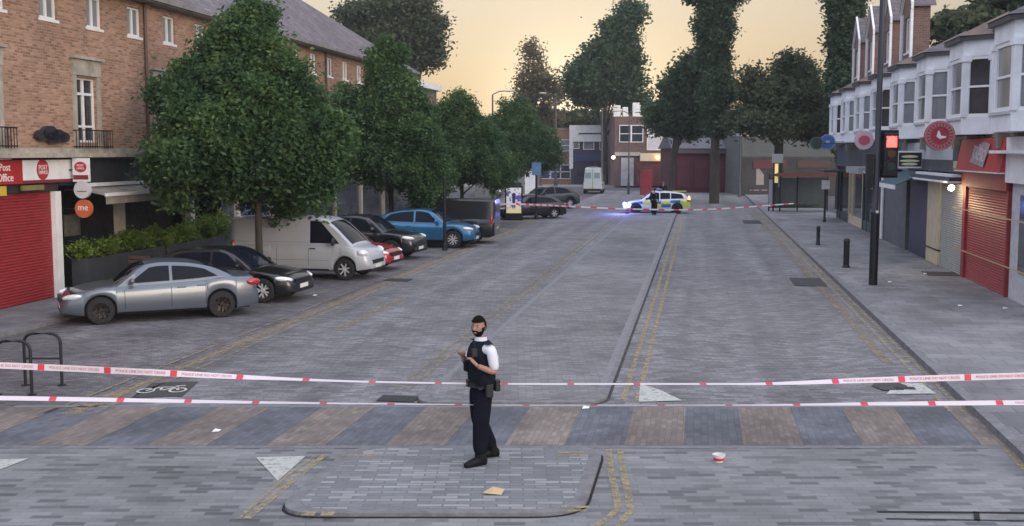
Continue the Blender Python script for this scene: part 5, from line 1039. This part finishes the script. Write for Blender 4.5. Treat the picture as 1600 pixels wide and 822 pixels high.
# ------------------------------------------------------------------ litter
x, y = G(1123, 722); t = thing('paper_cup', 'crushed white and red paper tub lying on the pale paving', 'cup', (x, y, .004)); MB().lathe([(.001, .0), (.055, .0), (.085, .10), (.078, .10), (.05, .012), (.001, .012)], 20, 'z').build('tub', mat('tub_white', (.7, .66, .66), .6), t, smooth=40); MB().lathe([(.0601, .02), (.0745, .06), (.0765, .06), (.062, .02), (.0601, .02)], 20, 'z').build('red_band', mat('tub_red', (.5, .06, .08), .6), t)
o = MB().add([(-.12, -.05, .02), (.1, -.07, .005), (.14, .04, .04), (0, .07, .06), (-.1, .05, .01), (0, 0, .02)], [(0, 1, 5), (1, 2, 5), (2, 3, 5), (3, 4, 5), (4, 0, 5)]).build('paper_scrap', mat('tan_paper', (.5, .38, .22), .8)); x, y = G(770, 771, .06); o.location = (x, y, .06); tag(o, 'crumpled tan paper on the traffic island', 'litter')
for i, (u, v, lb) in enumerate(((886, 541, 'tiny white scrap on the setts right of the officer'), (915, 638, 'tiny white scrap at the far edge of the crossing'), (1390, 441, 'white scrap on the pavement left of the light pole'), (1570, 482, 'white scrap on the pavement by the red shutter'), (492, 462, 'small white scrap beside the black hatchback wheel'), (338, 674, 'tan scrap on the crossing behind the tape'), (1445, 428, 'pale scrap near the cream pilaster'), (1500, 478, 'small pale scrap right of the light pole base'))):
    zz = .012 if v > 500 or u < 700 else .115
    o = MB().add([(-.06, -.03, 0), (.05, -.04, .01), (.07, .03, .02), (-.03, .05, .03)], [(0, 1, 2), (0, 2, 3)]).build('paper_scrap', mat('white_paper', (.75, .75, .72), .8)); x, y = G(u, v, zz); o.location = (x, y, zz); tag(o, lb, 'litter', 'scraps of litter')
# shop mat
x, y = G(1470, 428, .11); o = MB().box(-.5, .5, -.6, .6, 0, .012).build('door_mat', mat('mat_dark', (.04, .035, .03), .95)); o.location = (x, y, .112); o.rotation_euler = (0, 0, -PHI); tag(o, 'dark doormat in front of the steel shutter', 'door mat')
# paving frame at the lower right edge
mb = MB(); a, b = G(1370, 801), G(1640, 803); ribbon(mb, [a, b], .045, .014); ribbon(mb, [G(1384, 812), G(1640, 816)], .03, .014); ribbon(mb, [G(1525, 801), G(1527, 815)], .06, .014); struct('drain_slot', mb, DARK, False)

# ------------------------------------------------------------------ tape
TW = bpy.data.materials.new('tape_plastic'); tt, pp = nodes(TW); pp.inputs['Base Color'].default_value = (.62, .56, .60, 1); pp.inputs['Roughness'].default_value = .4
TR = mat('tape_red', (.62, .03, .06), .5, var=.05)
def tape(label, pts, wd, twist, red_step, red_len, seed, words=True, zfun=None, tname='barrier_tape', textsize=.04):
    """pts: list of (x,y,z); twist: list of angle from upright (0 = face on) along u"""
    t = thing(tname, label, 'tape', (pts[0][0], pts[0][1], 0)); o = Vector(pts[0]); o.z = 0; P = [Vector(p) - o for p in pts]; n = 160
    fx = [smooth_fn([(i, p[k]) for i, p in enumerate(P)]) for k in range(3)]; tw = smooth_fn([(a * (len(P) - 1), b) for a, b in twist]); W_ = MB(); Rm = MB()
    C = []; 
    for i in range(n + 1):
        u = (len(P) - 1) * i / n; c = Vector((fx[0](u), fx[1](u), fx[2](u))); a = tw(u); d = Vector((0, math.sin(a), math.cos(a))) * wd / 2; C.append((c, d))
    W_.loft([[tuple(c - d), tuple(c + d)] for c, d in C], cap=False, closed=False); W_.build('ribbon', TW, t)
    L_ = [0]
    for i in range(n): L_.append(L_[-1] + (C[i + 1][0] - C[i][0]).length)
    def at(l):
        i = max(k for k in range(n) if L_[k] <= l + 1e-6); q = (l - L_[i]) / (L_[i + 1] - L_[i]); return C[i][0].lerp(C[i + 1][0], q), C[i][1].lerp(C[i + 1][1], q)
    l = .2; k = 0; TX = MB()
    while l + red_len < L_[-1]:
        rows = []
        for j in range(5):
            c, d = at(l + red_len * j / 4); nrm = Vector((0, -d.z, d.y)).normalized() * .0025; rows.append([tuple(c - d * (1.0 if j % 2 else .9) + nrm), tuple(c + d * (.9 if j % 2 else 1.0) + nrm)])
        Rm.loft(rows, cap=False, closed=False)
        if words and l + red_step < L_[-1]:
            c, d = at(l + red_len + (red_step - red_len) / 2); c2, _ = at(l + red_len + (red_step - red_len) / 2 + .05)
            if abs(d.y) < wd * .35:
                TX.M = frame(c + Vector((0, -.004, 0)), (c2 - c), d); TX.add(*text_verts('POLICE LINE DO NOT CROSS', textsize, .0005))
        l += red_step
    Rm.build('red_marking', TR, t)
    if TX.v: TX.build('lettering', mat('tape_ink', (.5, .12, .18), .6), t)
    return t
TY = 14.0; Zt = lambda v, y: ZAT(v, y)
def tp(u, v, y=TY): z = ZAT(v, y); return (AT(u, y, z), y, z)
T1 = [tp(-900, 542), tp(-450, 556), tp(0, 571), tp(240, 582), tp(420, 591), tp(600, 597), tp(850, 600), tp(1150, 600), tp(1360, 594), tp(1600, 587), tp(2050, 574), tp(2500, 560)]
tape('red and white police tape crossing in front of the officer at belt height', T1, .08, [(0, .5), (.17, .35), (.24, .05), (.33, .9), (.40, 1.4), (.46, 1.5), (.62, 1.5), (.7, 1.0), (.8, .2), (1, .1)], .84, .085, 1, textsize=.048)
T2 = [tp(-900, 612), tp(-450, 618), tp(0, 622), tp(240, 626), tp(420, 629), tp(600, 631), tp(850, 633), tp(1150, 633), tp(1360, 631), tp(1600, 629), tp(2050, 622), tp(2500, 615)]
tape('lower red and white police tape crossing in front of the officer', T2, .07, [(0, .8), (.17, .85), (.3, 1.15), (.42, 1.5), (.6, 1.66), (.7, 1.3), (.8, .8), (1, .6)], .86, .09, 2, textsize=.035)
def tp2(u, v, y): z = ZAT(v, y); return (AT(u, y, z), y, z)
tape('far pinkish tape strung past the police car from kiosk to totem', [tp2(762, 318, 52), tp2(803, 319, 51.2), tp2(900, 323, 61), tp2(1000, 327, 64), tp2(1110, 327, 68), tp2(1213, 320, 72), tp2(1240, 318, 73)], .09, [(0, .3), (1, .6)], 1.3, .5, 3, words=False)
tape('upper far tape between the bus stop posts and the bollards', [tp2(1172, 297, 88), tp2(1213, 297, 84), tp2(1262, 297, 78)], .08, [(0, .3), (1, .3)], 1.2, .4, 4, words=False)
TYL = mat('yellow_tape', (.5, .36, .18), .5)
for z_, lb in ((2.25, 'upper thin tan tape across the red shutter'), (1.0, 'lower thin tan tape across the red shutter')):
    t = rthing('shop_tape', lb, 'tape', (NR - .3, sA - 1, z_)); MB().box(NR - .31, NR - .3, sA - 3, sB + .4, z_, z_ + .035).build('ribbon', TYL, t)

# ------------------------------------------------------------------ people
SKIN = mat('skin', (.33, .185, .13), .65, var=.12, scale=14); HAIR = mat('hair_black', (.007, .006, .006), 1, var=.2, scale=40, spec=.1); SHIRT = mat('white_shirt', (.62, .64, .72), .8, var=.06, bump=.6, bscale=9); VEST = mat('black_vest', (.007, .009, .016), .9, var=.4, scale=6, spec=.15); TROU = mat('black_trousers', (.006, .007, .014), .95, var=.3, scale=5, spec=.12); BOOT = mat('black_boot', (.006, .006, .008), .6, spec=.2)
def skin(name, J, E, m, parent, sub=2, root=0):
    me = bpy.data.meshes.new(name); me.from_pydata([j[0] for j in J], E, []); o = bpy.data.objects.new(name, me); COL.objects.link(o)
    o.modifiers.new('s', 'SKIN'); sv = me.skin_vertices[0].data
    for i, j in enumerate(J): r = j[1]; sv[i].radius = (r, r) if isinstance(r, float) else r; sv[i].use_root = (i == root)
    sb = o.modifiers.new('u', 'SUBSURF'); sb.levels = sub; sb.render_levels = sub
    dg = bpy.context.evaluated_depsgraph_get(); nm = bpy.data.meshes.new_from_object(o.evaluated_get(dg)); bpy.data.objects.remove(o)
    for p in nm.polygons: p.use_smooth = True
    nm.materials.clear(); nm.materials.append(m); q = bpy.data.objects.new(name, nm); COL.objects.link(q); q.parent = parent; return q
def join_into(o, mb):
    me = o.data; bm = bmesh.new(); bm.from_mesh(me); t2 = bpy.data.meshes.new('t'); t2.from_pydata(mb.v, [], mb.f); bm.from_mesh(t2); bmesh.ops.recalc_face_normals(bm, faces=bm.faces)
    for f_ in bm.faces: f_.smooth = True
    bm.to_mesh(me); bm.free()
def head_shape(c, yaw, k=1.0, nod=0.0):
    """returns function mapping sphere direction to a point on the head; x = face direction"""
    M = Matrix.Rotation(yaw, 3, 'Z') @ Matrix.Rotation(nod, 3, 'Y')
    def f(th, ph, off=0.0):
        z = math.cos(ph); s = math.sin(ph); x, y = s * math.cos(th), s * math.sin(th)
        rx, ry, rz = .098, .077, .122
        if z < 0: ry *= 1 - .28 * (-z)**1.3; 
        px, py, pz = x * (rx + off), y * (ry + off), z * (rz + off)
        if x > 0 and z < 0: px += .012 * (-z) * x
        if x < 0 and z < -.3: px *= 1 - .35 * (-z - .3)
        return Vector(c) + M @ (Vector((px, py, pz)) * k)
    return f, M
def patch_on(f, cond, off, name, m, parent, nt_=40, np_=26):
    mb = MB(); P = {}
    for i in range(nt_):
        for j in range(np_):
            th0, th1 = -PI + 2 * PI * i / nt_, -PI + 2 * PI * (i + 1) / nt_; p0_, p1_ = PI * j / np_, PI * (j + 1) / np_; tm, pm__ = (th0 + th1) / 2, (p0_ + p1_) / 2
            if cond(tm, pm__): mb.quad(f(th0, p0_, off), f(th1, p0_, off), f(th1, p1_, off), f(th0, p1_, off))
    return mb.build(name, m, parent, smooth=70)
def person(label, loc, yaw, headyaw, detail=True, k=1.0, arms='front', top=SHIRT, vest=True, cap=False, beard=True, sleeves='short'):
    t = thing('person', label, 'person', (*loc, 0), yaw); t.scale = (k, k, k)
    la, ra_ = (.12, .14), (-.19, -.15)
    if arms == 'front':
        L = [(-.03, .235, 1.49), (-.06, .29, 1.20), (.16, .23, 1.30), (.225, .16, 1.39)]; Rr = [(-.02, -.22, 1.49), (.08, -.27, 1.23), (.21, -.10, 1.38), (.255, .0, 1.46)]
    else:
        L = [(0, .22, 1.5), (-.04, .27, 1.2), (.05, .27, .97), (.09, .26, .88)]; Rr = [(0, -.22, 1.5), (-.04, -.27, 1.2), (.05, -.27, .97), (.09, -.26, .88)]
    J = [((0, 0, 1.0), (.085, .065)), ((0, 0, 1.2), (.12, .095)), ((-.01, 0, 1.42), (.15, .11)), ((0, 0, 1.56), .06), ((.02, 0, 1.64), .058),
         (L[0], .058), (L[1], .045), (L[2], .034), (Rr[0], .058), (Rr[1], .045), (Rr[2], .034),
         ((.01, .08, .93), .055), ((.06, .12, .53), .05), ((la[0] - .03, la[1], .10), .042), ((.0, -.08, .93), .055), ((-.03, -.12, .53), .06), ((ra_[0] - .03, ra_[1], .10), .042), ((la[0] + .12, la[1] + .01, .05), .035), ((ra_[0] + .12, ra_[1] - .01, .05), .035)]
    E = [(0, 1), (1, 2), (2, 3), (3, 4), (2, 5), (5, 6), (6, 7), (2, 8), (8, 9), (9, 10), (0, 11), (11, 12), (12, 13), (0, 14), (14, 15), (15, 16), (13, 17), (16, 18)]
    body = skin('body', J, E, SKIN, t)
    f, M = head_shape((.03, 0, 1.755), headyaw, 1.06, .08); hm = MB(); rows = []
    for j in range(21): rows.append([tuple(f(-PI + 2 * PI * i / 28, PI * j / 20)) for i in range(28)])
    hm.loft(rows, cap=False)
    c = Vector((.03, 0, 1.755))
    hm.ell(c + M @ Vector((.105, 0, -.012)), (.022, .014, .026), 8, 6); hm.ell(c + M @ Vector((.100, 0, -.06)), (.014, .03, .010), 8, 6)
    for sg in (1, -1): hm.ell(c + M @ Vector((-.005, sg * .079, -.01)), (.02, .012, .032), 8, 6)
    for A, B, sg in ((L[2], L[3], 1), (Rr[2], Rr[3], -1)):
        A, B = Vector(A), Vector(B); d = (B - A).normalized(); sd = d.cross(Vector((0, 0, 1))).normalized(); up = sd.cross(d)
        hm.loft([[tuple(A + d * q + sd * (w_ * math.cos(a)) + up * (h_ * math.sin(a))) for a in [2 * PI * i / 10 for i in range(10)]] for q, w_, h_ in ((-.01, .028, .024), (.04, .036, .02), (.085, .042, .017), (.10, .036, .014))])
        for i in range(4):
            o_ = (i - 1.5) * .020; ln = (.062, .072, .068, .052)[i]; b0_ = A + d * .095 + sd * o_; hm.tube([b0_, b0_ + d * ln * .5 + up * .004, b0_ + d * ln * .85 - up * .018, b0_ + d * ln * .8 - up * .04], [.0095, .009, .0085, .007], 6)
        b0_ = A + d * .035 + sd * (-.034 * sg); hm.tube([b0_, b0_ + d * .03 - sd * .022 * sg + up * .01, b0_ + d * .058 - sd * .02 * sg + up * .008], [.011, .010, .008], 6)
    join_into(body, hm)
    patch_on(f, lambda th, ph: (ph < 1.05 and not (abs(th) < 1.0 and ph > 1.03)) or (abs(th) > 1.55 and ph < 1.75) or (abs(th) > 2.1 and ph < 2.0), .013, 'hair' if not cap else 'cap', HAIR if not cap else BLACKM, t)
    if beard: patch_on(f, lambda th, ph: (abs(th) < 1.5 and 1.95 < ph < 2.75 and not (abs(th) < .28 and 2.02 < ph < 2.14)) or (1.1 < abs(th) < 1.6 and 1.55 < ph <= 1.95) or (abs(th) < .45 and 1.82 < ph < 1.97), .008, 'beard', HAIR, t)
    em = MB()
    for sg in (1, -1): em.ell(c + M @ Vector((.088, sg * .03, .012)), (.010, .013, .006), 8, 6); em.ell(c + M @ Vector((.091, sg * .031, .034)), (.010, .02, .005), 8, 6)
    em.build('eyes_and_brows', HAIR, t, smooth=60)
    # trousers, shirt, vest, boots
    skin('trousers', [((0, 0, 1.03), (.15, .118)), ((0, 0, .93), (.155, .115)), ((.01, .095, .86), .125), ((.065, .125, .52), .112), ((la[0] - .035, la[1], .12), .098), ((0, -.095, .86), .125), ((-.03, -.13, .52), .112), ((ra_[0] - .035, ra_[1], .12), .098)], [(0, 1), (1, 2), (2, 3), (3, 4), (1, 5), (5, 6), (6, 7)], TROU, t)
    Ls = [tuple(Vector(L[0]).lerp(Vector(L[1]), q)) for q in (.0, .55, .95)]; Rs = [tuple(Vector(Rr[0]).lerp(Vector(Rr[1]), q)) for q in (.0, .55, .95)]
    JJ = [((0, 0, 1.04), (.15, .118)), ((0, 0, 1.25), (.145, .118)), ((-.01, 0, 1.44), (.15, .112)), ((0, 0, 1.575), .072), (Ls[0], .075), (Ls[1], .068), (Ls[2], .062), (Rs[0], .075), (Rs[1], .068), (Rs[2], .062)]; EE = [(0, 1), (1, 2), (2, 3), (2, 4), (4, 5), (5, 6), (2, 7), (7, 8), (8, 9)]
    if sleeves == 'long': JJ += [(tuple(L[2]), .045), (tuple(Rr[2]), .045)]; EE += [(6, 10), (9, 11)]
    skin('shirt', JJ, EE, top, t)
    if vest:
        rings = []
        for z, rx, ry in ((1.02, .155, .195), (1.10, .162, .20), (1.18, .166, .205), (1.25, .175, .208), (1.32, .172, .208), (1.38, .177, .208), (1.46, .163, .19), (1.53, .135, .155), (1.575, .095, .10)):
            rings.append([((rx if math.cos(a) > 0 else rx * .95) * math.copysign(abs(math.cos(a))**.8, math.cos(a)) - .01, ry * math.copysign(abs(math.sin(a))**.8, math.sin(a)), z) for a in [2 * PI * i / 28 for i in range(28)]])
        MB().loft(rings, cap=True).build('vest', VEST, t, smooth=60)
        MB().loft([[(r_ * math.cos(a), r_ * .95 * math.sin(a), z) for a in [2 * PI * i / 20 for i in range(20)]] for z, r_ in ((1.55, .088), (1.60, .078), (1.625, .074))], cap=False).build('collar', top, t, smooth=60)
        for sg in (1, -1): MB().box(-.045, .035, sg * .13, sg * .24, 1.553, 1.562).build('epaulette', VEST, t, bevel=.004)
        MB().box(.13, .195, .03, .13, 1.30, 1.45).box(.13, .19, -.13, -.04, 1.18, 1.30).build('vest_pouch', VEST, t, bevel=.01)
        MB().box(.12, .19, .10, .15, 1.4, 1.50).tube([(.15, .14, 1.5), (.15, .14, 1.58)], .006, 6).build('radio', BLACKM, t, bevel=.006)
        st = mat('silver_strip', (.5, .5, .52), .4); MB().box(-.189, -.176, -.12, .12, 1.33, 1.38).build('back_panel', st, t)
    mb = MB(); mb.loft([[((.158) * math.cos(a), .195 * math.sin(a), z) for a in [2 * PI * i / 24 for i in range(24)]] for z in (.99, 1.045)]); mb.build('belt', BLACKM, t)
    for q in ((-.20, -.13, .06, .16, .93, 1.08), (-.06, .04, .19, .245, .88, 1.05), (-.20, -.14, -.14, -.04, .95, 1.09), (.12, .17, -.1, -.02, .98, 1.08)): MB().box(*q).build('belt_pouch', BLACKM, t, bevel=.012)
    for (ax, ay), an in ((la, .12), (ra_, -.12)):
        mb = MB(); mb.M = Matrix.Translation((ax - .03, ay, 0)) @ Matrix.Rotation(an, 4, 'Z')
        mb.loft([[(x_, w_ * math.cos(a), max(.0, h_ + hh_ * math.sin(a))) for a in [2 * PI * i / 14 for i in range(14)]] for x_, w_, h_, hh_ in ((-.10, .03, .05, .045), (-.085, .045, .06, .06), (-.02, .05, .075, .075), (.06, .052, .06, .06), (.15, .054, .045, .045), (.205, .042, .035, .035), (.225, .02, .03, .02))]); mb.tube([(-.01, 0, .05), (-.005, 0, .16)], [.062, .066], 12); mb.build('boot', BOOT, t, smooth=50)
    return t
x, y = G(752, 722, .059)
o = person('bearded officer in white short sleeved shirt and black vest on the traffic island', (x, y), R(180 + 27), R(36), k=1.0); o.location.z = .059; o.scale = (1.0, 1.0, 1.0)
x, y = G(1022, 337); person('far officer in dark clothing standing in front of the police car', (x, y), R(60), 0, k=.95, arms='down', top=VEST, vest=False, cap=True, beard=False, sleeves='long')
x, y = G(1036, 321); person('far officer standing behind the police car with only the upper body showing', (x, y), R(-100), 0, k=.98, arms='down', top=VEST, vest=False, cap=True, beard=False, sleeves='long')

# ------------------------------------------------------------------ evening air
hz_ = bpy.data.materials.new('evening_air'); hz_.use_nodes = True; ht = hz_.node_tree; ht.nodes.remove(ht.nodes['Principled BSDF']); pv = ht.nodes.new('ShaderNodeVolumePrincipled'); pv.inputs['Density'].default_value = .0004; pv.inputs['Color'].default_value = (.86, .88, .93, 1); pv.inputs['Anisotropy'].default_value = .2
ht.links.new(pv.outputs[0], ht.nodes['Material Output'].inputs['Volume'])
ho = MB().box(-302, 302, -62, 272, -1.1, 45).build('haze', hz_); ho['kind'] = 'stuff'
S.cycles.volume_bounces = 0

for o in bpy.data.objects:
    if '_b' in o: del o['_b']
    if '_side' in o: del o['_side']
